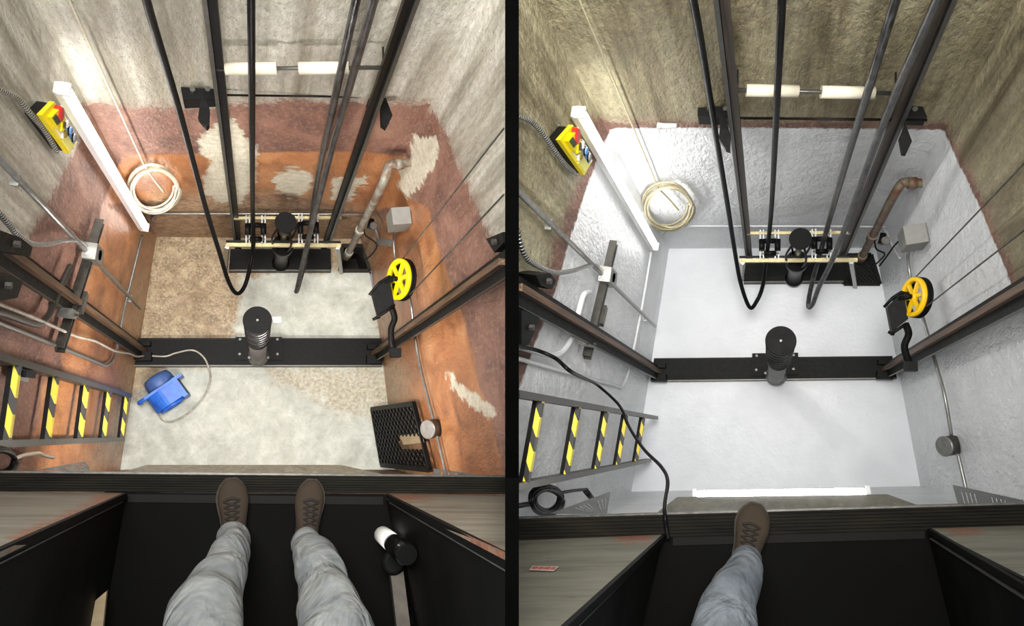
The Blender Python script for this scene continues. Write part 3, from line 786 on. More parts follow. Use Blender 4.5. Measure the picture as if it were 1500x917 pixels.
wire(A, on(L, [(-20, 290), (13, 329), (24, 342), (44, 356), (68, 358), (95, 352), (118, 354), (130, 366)], .05), .012, FLEX, 'flexible_conduit', 'ribbed metal conduit bending to the junction box above the orange wall', 'conduit', 8, True)
def wall_conduit(P, W, line, boxpx, label, ublabel):
    b = W.at(*line[1], .05); t = P.vert(b, *line[0])
    th = Thing(P, 'steel_conduit', label, 'conduit', b)
    th.part('pipe', MB().tube([b, t], .013, 10), STEEL)
    for k in (.12, .5, .86):
        p = b.lerp(t, k); th.part('clamp', MB().box(p - W.n * .015, .03, .05, .02, W.n, W.n.cross(Z), Z), STEEL)
    c = P.vert(b, *boxpx); d = W.n.cross(Z)
    j = Thing(P, 'junction_box', ublabel, 'junction box', c)
    j.part('body', MB().box(c + W.n * .02, .07, .09, .2, W.n, d, Z), STEEL)
    j.part('knockout', MB().cyl(c + W.n * .05, c + W.n * .06, .028), FLATB)
    j.part('clamp', MB().box(c + W.n * .02 - Z * .13, .05, .05, .05, W.n, d, Z), STEELD)
wall_conduit(A, L, [(-40, 190), (206, 452)], (130, 372), 'straight steel conduit crossing the left wall of the stained pit', 'small steel junction box beside the strut on the orange wall')
def strut(P, W, a, b, label, w=.05):
    p, q = W.at(*a, .03), W.at(*b, .03); d = (q - p).normalized(); s = W.n.cross(d).normalized()
    mb = MB(); mb.prism([(-w / 2, 0), (w / 2, 0), (w / 2, .045), (w * .3, .045), (w * .3, .035), (w * .42, .035), (w * .42, .008), (-w * .42, .008), (-w * .42, .035), (-w * .3, .035), (-w * .3, .045), (-w / 2, .045)], p, q, s, W.n)
    th = Thing(P, 'strut_channel', label, 'strut', p); th.part('channel', mb, STEELD)
    th.part('clip', MB().box(p.lerp(q, .62) + W.n * .05 + s * .04, .05, .12, .03, s, d, W.n), STEELD)
    return th
strut(A, L, (140, 324), (80, 512), 'grey strut channel on the orange left wall behind the guide rail')
wire(A, on(L, [(208, 345), (196, 395), (183, 449), (173, 500), (166, 526), (155, 535), (135, 528), (51, 494), (-40, 458)], .03), .011, STEEL, 'bent_conduit', 'thin steel conduit bent in a U on the orange wall', 'conduit', 8)
wire(A, on(L, [(-40, 446), (13, 462), (47, 474), (61, 472), (73, 459), (84, 432), (96, 404), (103, 390)], .05), .016, STEELD, 'bent_conduit', 'thicker grey conduit curving up behind the stained pit left rail', 'conduit', 8)
def brk(P, W, pts, off, dp, label, m=BLACK, name='rail_bracket'):
    q = on(W, pts, off); th = Thing(P, name, label, 'bracket', q[0]); th.part('plate', MB().ext(q, -W.n * dp), m)
    c = sum(q, Vector()) / len(q); d = W.n.cross(Z)
    th.part('bolt', MB().cyl(c, c + W.n * .02, .014 if m is BLACK else .008, 6), STEELD)
brk(A, L, [(-20, 330), (30, 348), (48, 362), (44, 376), (-10, 366)], .14, .1, 'black bracket above the heavy left rail of the stained pit')
brk(A, L, [(-20, 392), (14, 402), (34, 412), (26, 436), (-20, 445)], .14, .1, 'black bracket under the heavy left rail of the stained pit')
brk(A, L, [(106, 452), (116, 458), (112, 468), (102, 466)], .1, .06, 'small steel clip under the heavy left rail of the stained pit', STEEL, 'rail_clip')
brk(A, Rw, [(712, 350), (736, 340), (737, 356), (724, 370)], .1, .08, 'black bracket above the heavy right rail of the stained pit')
ladder(A, [(188, 580), (-40, 512), (202, 584)], [(178, 643), (-40, 655), (195, 643)], [((186, 580), (173, 643)), ((161, 573), (145, 643)), ((128, 563), (109, 645)), ((85, 551), (59, 647)), ((30, 534), (-4, 650))], 'grey ladder with hazard striped rungs against the orange wall')
th = Thing(A, 'wall_plate', 'small silver plate with a black latch between the top ladder rungs', 'metal plate', L.at(38, 546, .05))
th.part('plate', MB().ext(on(L, [(30, 538), (47, 541), (41, 560), (24, 556)], .05), -L.n * .02), STEEL)
th.part('latch', MB().bar(L.at(33, 547, .07), L.at(47, 549, .07), .03, .03), BLACK)
coil(A, Bk, (226, 277), 34, 31, .008, mat('cream_rope', lin(206, 198, 176), .7, 0, .2, 40), 'coil of cream cable hung on the orange back wall', n=6, tail=[(213, 245), (225, 262), (240, 281)])
wire(A, on(Bk, [(95, -14), (107, 13), (160, 130), (213, 246)], .03), .005, MC['cream_rope'], 'hanging_wire', 'thin wire coming down to the cream coil in the stained pit', 'wire', 6, n=6)
def roller_bar(P, W, rod, rolls, label, r=.03, off=.1):
    p, q = W.at(*rod[0], off), W.at(*rod[1], off)
    th = Thing(P, 'roller_bar', label, 'roller bar', p); th.part('rod', MB().cyl(p, q, .01, 12), STEELD)
    on_rod = lambda v: p + (q - p) * ((v - p).dot(q - p) / (q - p).dot(q - p))
    for a, b in rolls: th.part('roller', MB().cyl(on_rod(W.at(*a, off)), on_rod(W.at(*b, off)), r, 28), WPVC)
    for e in (p, q): th.part('hanger', MB().box(e - W.n * off * .5, .008, off, .012, W.n.cross(Z), W.n, Z), BLACKM)
roller_bar(A, Bk, [(312, 101), (562, 99)], [((331, 102), (407, 103)), ((439, 103), (512, 103))], 'two ivory rollers on a rod on the grey back concrete', .029)
def cwt_bracket(P, plate, blade, D, label):
    q = [P.pd(x, y, D) for x, y in plate]; th = Thing(P, 'rail_bracket', label, 'bracket', q[0])
    th.part('plate', MB().ext(q, (0, 0, -.12)), BLACK)
    th.part('blade', MB().ext([P.pd(x, y, D - .02) for x, y in blade], (0, 0, -.05)), BLACK)
    for k in (.3, .7):
        c = bilerp(q, k, .5); th.part('bolt', MB().cyl(c, c + Z * .03, .014, 6), STEELD)
cwt_bracket(A, [(264, 123), (320, 123), (322, 143), (268, 146)], [(296, 128), (307, 160), (306, 183), (302, 187), (290, 173)], 4.25, 'black bracket holding the slim left rail above the brown paint')
cwt_bracket(A, [(541, 116), (598, 122), (600, 136), (540, 145)], [(564, 140), (575, 169), (566, 187), (559, 182), (558, 150)], 4.25, 'black bracket holding the slim right rail above the brown paint')
single(A, 'tie_rod', MB().cyl(A.pd(312, 139, 4.25), A.pd(604, 143, 4.25), .006, 10), BLACKM, 'thin black rod between the two brackets of the stained pit', 'rod', A.pd(312, 139, 4.25))
single(A, 'wall_conduit', MB().tube(smooth_path([Bk.at(x, y, .02) for x, y in ((222, 322), (230, 314), (260, 313), (520, 314))] + [Pr.at(536, 319, .03), Pr.at(549, 334, .03), Rw.at(556, 354, .03)]), .009, 8), STEEL, 'thin pale conduit running along the foot of the orange back wall', 'conduit', Bk.at(228, 313, .03))
def elbow(P, W, base, top, bend, end, m, label, r=.028, jpx=None):
    b = P.pt(*base, .06); t = P.vert(b, *top); z = t.z; e = W.at(*end, 0)
    pb = P.pd(*bend, DF - z - .02)
    e2 = P.pd(*end, DF - z)
    th = Thing(P, 'drain_pipe', label, 'pipe', b)
    th.part('pipe', MB().tube(smooth_path([b, b.lerp(t, .33), b.lerp(t, .66), b.lerp(t, .97), pb, pb.lerp(e2, .3), e2], 6), r, 14), m)
    for k in (.06, .4): p = b.lerp(t, k); th.part('coupling', MB().cyl(p, p + Z * .14, r * 1.35, 16), m)
    c = pb.lerp(e2, .25); th.part('coupling', MB().cyl(c, c + (e2 - pb).normalized() * .05, r * 1.3, 16), m)
elbow(A, Pr, (507, 378), (561, 262), (570, 243), (604, 237), GREENP, 'greenish elbow drain pipe against the orange right corner')
def valve(P, c, D, cab, label):
    p = P.pd(*c, D); th = Thing(P, 'valve', label, 'valve', p)
    th.part('body', MB().cyl(p - Vector((0, .04, 0)), p + Vector((.02, .04, 0)), .022, 12), BLACKM)
    th.part('handle', MB().lathe(p + Z * .02 + Vector((.03, -.02, 0)), Z, [(.03, 0), (.034, .008), (.03, .016)], 8), STEELD)
    th.part('lead', MB().tube(smooth_path([P.pd(x, y, D + .03 * i) for i, (x, y) in enumerate(cab)]), .006, 6), BLACK)
valve(A, (541, 328), 6.4, [(533, 335), (536, 345), (552, 358), (545, 372), (534, 380), (528, 372)], 'small valve with a thin black lead beside the greenish pipe')
th = Thing(A, 'junction_box', 'grey junction box on the orange wall above the yellow wheel', 'junction box', Rw.at(584, 322, 0))
th.part('body', MB().box(Rw.at(584, 322, .07), .13, .12, .24, Rw.n, Rw.n.cross(Z), Z), GREYP)
th.part('connector', MB().cyl(Rw.at(580, 330, .07), Rw.at(580, 330, .07) - Z * .1, .02), STEEL)
def run_conduit(P, W, pts1, boxc, pts2, label, r=.011):
    th = Thing(P, 'wall_conduit', label, 'conduit', W.at(*boxc, .04))
    th.part('pipe', MB().tube(smooth_path(on(W, pts1, .03)), r, 8), STEEL); th.part('pipe', MB().tube(smooth_path(on(W, pts2, .03)), r, 8), STEEL)
    c = W.at(*boxc, .02); d = (W.n * .75 + Z * .6).normalized()
    th.part('round_box', MB().lathe(c, d, [(.062, 0), (.062, .075), (.058, .08)], 32), STEELD)
    th.part('cover', MB().lathe(c + d * .08, d, [(.064, 0), (.064, .01), (.06, .014)], 32), STEEL)
run_conduit(A, Rw, [(582, 337), (577, 350), (579, 378), (588, 405), (600, 437), (606, 480), (614, 530), (628, 588), (636, 618)], (639, 627), [(640, 638), (646, 664), (653, 694)], 'steel conduit with a round box on the lower orange right wall')
single(A, 'tape_strip', MB().ext(on(Pr, [(552, 352), (560, 349), (576, 352), (574, 361), (553, 358)], .1), Pr.n * .004), STEEL, 'torn strip of silver tape below the grey junction box in the stained pit', 'tape', Pr.at(560, 355, .1))
sheave(A, (584, 409), (16, 30), 5.4, [(543, 430), (567, 406), (575, 450), (552, 465)], [(573, 449), (578, 466), (573, 482), (574, 503), (579, 517)], 'bright yellow six spoke pulley wheel on the stained pit right wall', YEL,
      [[(541, 432), (556, 414), (570, 405), (582, 409)], [(550, 466), (566, 456), (578, 446)], [(546, 468), (556, 464)]])
def gov_rope(P, w1, far1, w2, far2, D, label):
    a, b = P.pd(*w1, D), P.pd(*w2, D)
    for k, (p, f) in enumerate(((a, far1), (b, far2))): pass
    t1, t2 = P.up(a, *far1), P.up(b, *far2)
    return single(P, 'governor_rope', MB().tube([t1, a, a.lerp(b, .5) + Vector((-.02, 0, -.1)), b, t2], .0042, 6), STEELD, label, 'rope', a)
gov_rope(A, (590, 379), (738, 188), (598, 434), (738, 285), 5.4, 'thin steel rope rising from the bright yellow pulley wheel')
mesh_grate(A, [A.pt(545, 599, .05), Rw.at(606, 591, .05), Rw.at(630, 688, .05), A.pt(559, 681, .05)], 13, 14, 'black expanded metal grate leaning on the lower orange right wall', patch=lambda u, v: u > .52 and .47 < v < .66, bw=.008)
q = [A.pt(545, 599, .05), Rw.at(606, 591, .05), Rw.at(630, 688, .05), A.pt(559, 681, .05)]
single(A, 'cardboard_piece', MB().ext([bilerp(q, u, v) + Z * .03 for u, v in ((.55, .49), (.98, .45), (1.0, .6), (.6, .64))], (0, 0, .01)), TAN, 'small brown cardboard piece lying on the leaning black grate', 'cardboard', q[0])
slotted(A, [(56, 688), (124, 676), (130, 684), (132, 691)], 4.0, [(.3, .36), (.42, .48), (.54, .6), (.72, .77), (.82, .87)], 'slotted grey plate behind the sill at lower left of the stained pit')
slotted(A, [(634, 686), (736, 700), (736, 706), (636, 703)], 4.0, [(.1, .14), (.2, .24), (.3, .34), (.5, .54), (.6, .64)], 'slotted grey plate behind the sill at lower right of the stained pit')
coil(A, L, (2, 676), 20, 17, .009, RUBBER, 'dark cable coil cut off at the left edge beside the orange ladder wall', n=5, off=.12, off_px=2)
wire(A, [L.at(x, y, .1) for x, y in ((22, 672), (35, 667), (56, 664), (66, 668), (78, 670))], .009, WPVC, 'white_lead', 'short pale lead below the ladder on the orange wall', 'cable')
# sump in the stained floor
mb = MB(); hq = [A.pt(x, y, 0) for x, y in ((501, 360), (532, 360), (542, 397), (498, 397))]
dn = Vector((0, 0, -.6)); n_ = 4
for i in range(4): mb.ext([hq[i], hq[(i + 1) % 4], hq[(i + 1) % 4] + dn, hq[i] + dn], (hq[i] - hq[(i + 2) % 4]).normalized() * .02)
mb.ext([p + dn for p in hq], (0, 0, -.02))
th = Thing(A, 'sump_pit', 'dark open sump hole at the right end of the stained channel beam', 'sump', hq[0])
th.part('lining', mb, mat('sump_dirt', lin(38, 32, 26), .9, 0, .4))
for i in range(4): th.part('rim', MB().bar(hq[i], hq[(i + 1) % 4], .035, .02), MC['sump_dirt'])

# blue air mover
def blower(P):
    def g(x, y, z=0): return P.pt(x, y, z)
    a, b, d = g(252, 545), g(277, 579), g(234, 608)
    ax = (b - a).normalized(); fw = (b - d).normalized(); fw = (fw - ax * fw.dot(ax)).normalized()
    W_ = (b - a).length; Ln = (b - d).length
    th = Thing(P, 'air_mover', 'blue plastic air mover blower standing on the pale floor', 'blower', (a + d) / 2)
    R = .14; cz = R + .02
    front = b - fw * (Ln - R) ; front.z = 0     # drum axis foot at the grille face
    c0 = front + Z * cz
    prof = []
    for i in range(22):
        t = math.pi * .5 + i / 21 * math.pi * 1.35; prof.append((math.cos(t) * R, math.sin(t) * R))
    pts = [(Ln - R, R)] + [(x, y) for x, y in prof] + [(.04, -R - .0), (Ln - R, -R)]
    pts = [p for p in pts]
    w1 = W_ * .62
    mb = MB().prism(pts, c0 - ax * .0, c0 - ax * w1, fw, Z); th.part('housing', mb, BLUEP)
    lip = c0 + fw * (Ln - R)
    o = th.part('outlet', MB().box(lip - ax * w1 / 2 - fw * .01, w1 + .03, .04, 2 * R + .03, ax, fw, Z), BLUEP)
    th.part('outlet_grille', MB().box(lip - ax * w1 / 2 + fw * .012, w1, .006, 2 * R - .02, ax, fw, Z), BLACK, parent=o)
    # intake on the grille face
    th.part('intake_ring', MB().lathe(c0 + ax * .0, ax, [(.075, .0), (.11, .0), (.115, .018), (.08, .024)], 36, closed=True), BLUEP)
    gm = MB().lathe(c0, ax, [(.078, .002), (.078, .006)], 30)
    ig = th.part('intake_grille', gm, mat('grille_dark', lin(60, 58, 52), .6, .2, .6, 60, .3))
    bars = MB()
    for k in range(-4, 5):
        h = math.sqrt(max(0, .078 ** 2 - (k * .017) ** 2)); bars.bar(c0 + ax * .012 + fw * k * .017 - Z * h, c0 + ax * .012 + fw * k * .017 + Z * h, .004, .004, ax)
    th.part('grille_bars', bars, STEELD, parent=ig)
    m0 = c0 - ax * w1 + fw * .02
    th.part('motor_cover', MB().lathe(m0, -ax, [(.115, 0), (.125, .01), (.115, .09), (.1, .12), (.06, .13)], 36), BLUED)
    th.part('seam_rib', MB().box(c0 - ax * w1 + fw * .03 + Z * R * .2, .022, Ln + .06, 2 * R * .9, ax, fw, Z), BLUEP)
    h0 = c0 - ax * w1 - fw * (R + .05) + Z * .06
    th.part('handle', MB().tube(smooth_path([c0 - ax * w1 - fw * .1 + Z * (R - .02), h0 + Z * .02, h0 - Z * .08]), .017, 10), BLUEP)
    for s in (.1, .9): th.part('foot', MB().box(c0 - ax * w1 * s - Z * (cz - .012) + fw * .03, .03, Ln * .8, .024, ax, fw, Z), RUBBER)
blower(A)
fz = .02
def W_(x, y): return L.at(x, y, .06)
cord = [W_(-40, 430), W_(13, 451), W_(60, 470), W_(110, 492), W_(140, 500), L.at(168, 514, .06), L.at(190, 518, .05), L.at(200, 522, .05), A.pt(216, 521, .14), A.pt(242, 522, .13), A.pt(258, 517, .13), A.pt(282, 513, .13), A.pt(298, 523, .13), A.pt(306, 540, .1),
        A.pt(308, 557, fz), A.pt(298, 582, fz), A.pt(276, 605, fz), A.pt(262, 614, fz), A.pt(250, 618, fz), A.pt(239, 616, fz), A.pt(234, 609, .05)]
single(A, 'power_cord', MB().tube(smooth_path(cord), .008, 7), mat('silver_cord', lin(178, 172, 158), .5, 0, .4, 30), 'thin pale power cord looping over the beam to the blue blower', 'cord', cord[12])

# ================================================================== PIT B (white)
L2 = WB['left']; R2 = WB['right']; B2 = WB['back']; P2 = WB['pier']
rail(B, (963, 546), .1, (754, 410), 1, .12, .05, 'guide_rail', 'heavy black and rusty guide rail at left of the white painted pit', 'rail', (BLACK, RUST))
rail(B, (1300, 542), .1, (1570, 390), -1, .12, .05, 'guide_rail', 'heavy black and rusty guide rail in front of the white right wall', 'rail', (BLACK, RUST))
rail(B, (1094, 382), .02, (1053, -60), 1, .06, .05, 'guide_rail', 'slim black rail left of both cables in the white painted pit', 'rail', (BLACKM, BROWNR))
rail(B, (1234, 382), .02, (1424, -60), -1, .06, .05, 'guide_rail', 'slim black rail right of both cables in the white painted pit', 'rail', (BLACKM, BROWNR))
channel_beam(B, [(960, 528), (1305, 525), (1311, 554), (955, 558)], .1, 'wide black beam across the white floor under the coil buffer')
channel_beam(B, [(1091, 390), (1233, 390), (1234, 414), (1090, 415)], .1, 'short black channel beam at the back wall of the white pit')
center_buffer(B, [(1102, 518), (1169, 517), (1169, 549), (1101, 551)], .1, (1137, 550), (1142, 499), .083, 'black coil spring buffer with round top on the white pit beam')
rear_buffer(B, (1163, 408), (1169, 349), .077, 'black buffer with round plate at the back wall of the white pit')
guide_frame(B, dict(front=[(1083, 382), (1256, 381)], rear=[(1094, 342), (1245, 341)], legs=[((1088, 384), (1085, 412)), ((1247, 383), (1253, 419))],
    straps=[(1116, 337, 380), (1138, 337, 380), (1192, 336, 380), (1214, 336, 380)], yroll=[(1116, 359), (1139, 359), (1193, 356), (1215, 357)],
    xroll=[(1128, 353), (1128, 371), (1204, 350), (1204, 368)]), 'brass toned frame with rope rollers at the back of the white pit')
rope(B, [(990, -100, 2.5), (1018, 13, 3.05), (1044, 169, 4.2), (1066, 302, 5.6), (1075, 360, 6.25), (1085, 415, 6.7), (1098, 450, 6.9), (1108, 442, 6.85), (1117, 420, 6.8), (1122, 385, 6.6), (1127, 340, 6.2), (1131, 290, 5.5), (1139, 130, 3.55), (1145, 13, 3.0), (1149, -100, 2.6)], .016, 'black travelling cable hanging in a wide U in the white pit')
rope(B, [(1330, -60, 2.7), (1308, 13, 3.05), (1277, 115, 3.5), (1242, 230, 4.7), (1218, 312, 6.0), (1201, 372, 6.5), (1188, 421, 6.8), (1184, 448, 6.9), (1190, 446, 6.8), (1200, 420, 6.55), (1216, 388, 6.2), (1232, 350, 5.7), (1247, 310, 5.2), (1280, 218, 4.3), (1316, 128, 3.55), (1368, 13, 2.8), (1395, -50, 2.5)], .018, 'worn grey rope loop hanging right of the white pit buffer', GREYR)
tube_light(B, (962, 362), (852, 164), L2, 'long lit tube light on the left wall of the white painted pit', 15)
p0, p1 = B.pd(1014, 723.5, 4.62), B.pd(1275, 719.5, 4.62)
tube_light_pts(B, p0, p1, Vector((0, .75, .65)).normalized(), 'lit horizontal tube light under the olive toe guard', 16, .05)
stop_switch(B, L2, [(839, 183), (868, 235), (856, 257), (820, 205)], .07, 'yellow stop switch box with red button on the olive concrete')
wire(B, on(L2, [(754, 168), (777, 177), (794, 194), (814, 223), (828, 241), (841, 253)], .04), .012, FLEX, 'flexible_conduit', 'ribbed metal conduit running down to the white pit switch box', 'conduit', 8, True)
wire(B, on(L2, [(754, 325), (767, 371), (784, 388), (814, 399), (841, 396), (868, 388), (883, 398)], .05), .012, FLEX, 'flexible_conduit', 'ribbed metal conduit bending to the junction box on white wall', 'conduit', 8, True)
wall_conduit(B, L2, [(755, 273), (960, 478)], (884, 407), 'straight steel conduit crossing the left wall of the white pit', 'small steel junction box beside the strut on the white wall')
strut(B, L2, (894, 355), (854, 523), 'grey strut channel on the white left wall behind the guide rail', .06)
wb = mat('white_coated_pipe', lin(206, 208, 210), .35, 0, .12, 20, .05)
wire(B, on(L2, [(954, 368), (943, 435), (930, 503), (922, 540), (912, 566), (899, 564), (838, 548), (754, 524)], .02), .011, wb, 'bent_conduit', 'thin white coated conduit bent in a U on the white wall', 'conduit', 8)
wire(B, on(L2, [(754, 505), (790, 516), (814, 520), (829, 509), (840, 487), (848, 455), (855, 432), (864, 428)], .05), .016, wb, 'bent_conduit', 'thicker white coated conduit curving up behind the white pit left rail', 'conduit', 8)
brk(B, L2, [(764, 454), (778, 458), (792, 462), (782, 488), (774, 506), (764, 506)], .1, .07, 'black bracket under the heavy left rail of the white pit')
brk(B, L2, [(785, 403), (806, 400), (815, 412), (808, 424), (792, 418)], .12, .1, 'black bracket above the heavy left rail of the white pit')
brk(B, L2, [(866, 496), (874, 500), (871, 510), (862, 507)], .1, .06, 'small steel clip under the heavy left rail of the white pit', STEEL, 'rail_clip')
ladder(B, [(960, 612), (753, 575), (966, 613)], [(950, 674), (753, 719), (956, 673)], [((940, 609), (931, 679)), ((916, 605), (902, 686)), ((889, 601), (869, 694)), ((848, 593), (823, 702)), ((793, 583), (764, 716))], 'grey ladder with hazard striped rungs against the white wall')
coil(B, B2, (979, 303), 34, 31, .008, mat('beige_rope', lin(188, 178, 146), .7, 0, .25, 40), 'coil of beige cable hung on the white back wall', n=6, tail=[(966, 278), (980, 292), (994, 308)])
wire(B, on(B2, [(842, -14), (854, 13), (910, 145), (966, 279)], .03), .005, MC['beige_rope'], 'hanging_wire', 'thin wire coming down to the beige coil in the white pit', 'wire', 6, n=6)
roller_bar(B, B2, [(1080, 132), (1312, 137)], [((1092, 134), (1168, 136)), ((1201, 137), (1279, 138))], 'two ivory rollers on a rod on the olive back concrete', .029)
cwt_bracket(B, [(1022, 152), (1080, 152), (1082, 172), (1022, 170)], [(1057, 151), (1070, 198), (1069, 220), (1063, 218), (1053, 203)], 4.2, 'black bracket holding the slim left rail above the white paint')
cwt_bracket(B, [(1300, 152), (1352, 156), (1358, 171), (1304, 170)], [(1326, 180), (1336, 207), (1328, 224), (1322, 223), (1318, 200)], 4.2, 'black bracket holding the slim right rail above the white paint')
single(B, 'tie_rod', MB().cyl(B.pd(1082, 173, 4.2), B.pd(1358, 176, 4.2), .007, 10), BLACKM, 'thin black rod between the two brackets of the white pit', 'rod', B.pd(1082, 173, 4.2))
single(B, 'wall_conduit', MB().tube(smooth_path([B2.at(x, y, .02) for x, y in ((972, 344), (985, 332), (1010, 331), (1270, 332))] + [P2.at(1295, 336, .03), R2.at(1308, 362, .03), R2.at(1318, 378, .03)]), .008, 8), wb, 'thin white conduit running along the foot of the white back wall', 'conduit', B2.at(985, 333, .03))
elbow(B, P2, (1259, 383), (1312, 282), (1322, 268), (1353, 268), RUSTP, 'rusty elbow drain pipe against the white right corner')
valve(B, (1290, 350), 6.4, [(1281, 352), (1284, 365), (1296, 372), (1286, 384), (1276, 392)], 'small valve with a thin black lead beside the rusty pipe')
wire(B, [B.pd(x, y, 6.3) for x, y in ((1322, 348), (1310, 360), (1300, 374), (1288, 390))], .006, BLACK, 'thin_cable', 'thin black lead from the white pit junction box to the floor grate', 'cable')
th = Thing(B, 'junction_box', 'grey junction box on the white wall above the golden wheel', 'junction box', R2.at(1338, 350, 0))
th.part('body', MB().box(R2.at(1337, 349, .07), .13, .12, .24, R2.n, R2.n.cross(Z), Z), GREYP)
th.part('connector', MB().cyl(R2.at(1334, 360, .07), R2.at(1334, 360, .07) - Z * .1, .02), STEEL)
run_conduit(B, R2, [(1336, 362), (1330, 374), (1333, 402), (1341, 430), (1350, 459), (1360, 493), (1370, 530), (1384, 581), (1394, 640)], (1398, 652), [(1403, 665), (1409, 690), (1415, 716)], 'steel conduit with a round box on the lower white right wall')
sheave(B, (1338, 435), (15.5, 29), 5.45, [(1297, 452), (1320, 430), (1327, 470), (1304, 488)], [(1326, 474), (1331, 489), (1325, 506), (1328, 522), (1334, 537)], 'golden yellow six spoke pulley wheel on the white right wall', YELB,
      [[(1295, 450), (1308, 436), (1320, 428), (1336, 432)], [(1304, 490), (1316, 482), (1328, 474)], [(1301, 486), (1310, 490)]])
gov_rope(B, (1342, 405), (1580, 156), (1353, 452), (1580, 275), 5.45, 'thin steel rope rising from the golden yellow pulley wheel')
mesh_grate(B, [B.pt(1234, 374, .03), B.pt(1276, 373, .03), B.pt(1289, 416, .03), B.pt(1236, 416, .03)], 8, 12, 'black expanded metal grate lying on the white floor at the back', bw=.009, fw=.03)
mb = MB().ext([B.pt(x, y, .006) for x, y in ((1236, 376), (1275, 375), (1287, 414), (1237, 414))], (0, 0, .004)); o = single(B, 'sump_cover_plate', mb, BLACK, 'flat black plate under the expanded metal grate on the white floor', 'metal plate', B.pt(1236, 376, 0))
slotted(B, [(806, 752), (894, 720), (889, 752), (860, 753)], 4.0, [(.32, .36), (.4, .44), (.48, .52), (.56, .6), (.76, .8), (.84, .87), (.91, .94)], 'dark slotted plate behind the sill at lower left of the white pit')
slotted(B, [(1395, 710), (1560, 746), (1560, 762), (1405, 744)], 4.0, [(.06, .075), (.1, .115), (.14, .155), (.18, .195), (.34, .355), (.38, .395), (.42, .435), (.46, .475)], 'dark slotted plate behind the sill at lower right of the white pit')
coil(B, L2, (801, 733), 21, 18, .011, RUBBER, 'thick black cable coil hung below the ladder on the white wall', n=7, off=.12, tail=[(820, 722), (845, 718), (860, 717)], off_px=3)
wire(B, on(L2, [(754, 742), (770, 739), (784, 738)], .12), .012, RUBBER, 'cable_end', 'short black cable stub left of the thick black coil', 'cable')
single(B, 'connector_plug', MB().cyl(L2.at(858, 719, .12), L2.at(867, 730, .12), .018), BLACKM, 'small black plug hanging right of the thick black coil', 'plug', L2.at(858, 719, .12))
bc = [L2.at(754, 506, .1), L2.at(786, 513, .12), L2.at(814, 525, .2), L2.at(839, 546, .3), B.pd(872, 562, 5.0), B.pd(898, 584, 5.0), B.pd(911, 600, 4.9), B.pd(923, 628, 4.7), B.pd(944, 659, 4.4), B.pd(968, 683, 4.1), B.pd(978, 704, 3.9), B.pd(974, 738, 3.65), B.pd(974, 755, 3.57), B.pd(976, 772, 3.57), B.pd(979, 790, 3.57)]
single(B, 'extension_cable', MB().tube(smooth_path(bc), .009, 8), RUBBER, 'black cable draped past the ladder and over the sill', 'cable', bc[-1])
single(B, 'white_strip', MB().tube([B2.at(x, y, .02) for x, y in ((963, 183), (972, 184), (991, 184))], .014, 8), WHITEP, 'small white strip on the brown band above the white paint', 'strip', B2.at(975, 184, .02))
# door-side odds and ends
def bottle(P):
    c = P.pd(560, 783, DS + .02); t = P.vert(c, 598, 811); H = t.z - c.z
    th = Thing(P, 'spray_bottle', 'black bottle with a white paper label standing by the right jamb', 'bottle', c)
    th.part('label_sleeve', MB().lathe(c, Z, [(.034, 0), (.036, .01), (.037, H * .5)], 32), mat('paper_label', lin(226, 224, 220), .5, 0, .12, 60))
    th.part('body', MB().lathe(c + Z * H * .5, Z, [(.038, 0), (.04, .04), (.043, H * .3), (.043, H * .42), (.036, H * .5)], 32), mat('gloss_black', lin(14, 14, 14), .15, 0, .1, 10, 0))
bottle(A)
th = Thing(A, 'metal_bar', 'flat grey metal bar lying below the black bottle', 'metal bar', A.pd(581, 829, 3.4))
th.part('bar', MB().ext(poly_at(A, [(571, 829), (590, 829), (602, 925), (582, 925)], 3.4), (0, 0, -.05)), mat('brushed_grey', lin(98, 92, 84), .45, .3, .3, 12, .1))
th.part('end_ring', MB().lathe(A.pd(577, 824, 3.38), Z, [(.036, -.02), (.05, 0), (.036, .012)], 24), BLACKM)
single(A, 'wood_offcut', MB().ext(poly_at(A, [(600, 885), (604, 885), (630, 915), (606, 915)], 3.55), (0, 0, -.03)), TAN, 'small tan wood offcut beside the grey metal bar', 'wood', A.pd(601, 885, 3.55))
single(A, 'wood_board', MB().ext(poly_at(A, [(156, 866), (150, 925), (95, 930), (112, 903)], 3.3), (0, 0, -.03)), TAN, 'tan board on the dark landing at far lower left', 'wood', A.pd(156, 866, 3.3))

# ------------------------------------------------------------------ people (seen from their own eyes)
D_BL_SHADED = denim_mat('denim_blue', lin(118, 124, 130), lin(80, 88, 97)); D_GR = denim_mat('denim_grey', lin(146, 148, 144), lin(104, 110, 116))  # blue denim made darker to carry the shade of the second doorway
def skin(name, P, th, verts, edges, radii, m, root=0):
    me = bpy.data.meshes.new(name); me.from_pydata([tuple(v - th.base) for v in verts], edges, []); me.materials.append(m)
    o = bpy.data.objects.new(name, me); C.objects.link(o); o.parent = th.o
    md = o.modifiers.new('skin', 'SKIN'); md.use_smooth_shade = True
    for i, r in enumerate(radii):
        rr = r if isinstance(r, tuple) else (r, r); o.data.skin_vertices[0].data[i].radius = rr
    o.data.skin_vertices[0].data[root].use_root = True
    s = o.modifiers.new('sub', 'SUBSURF'); s.levels = 3; s.render_levels = 3
    tx = bpy.data.textures.new('folds', 'CLOUDS'); tx.noise_scale = .17; tx.noise_depth = 1
    d = o.modifiers.new('folds', 'DISPLACE'); d.texture = tx; d.strength = .035; d.mid_level = .5
    return o
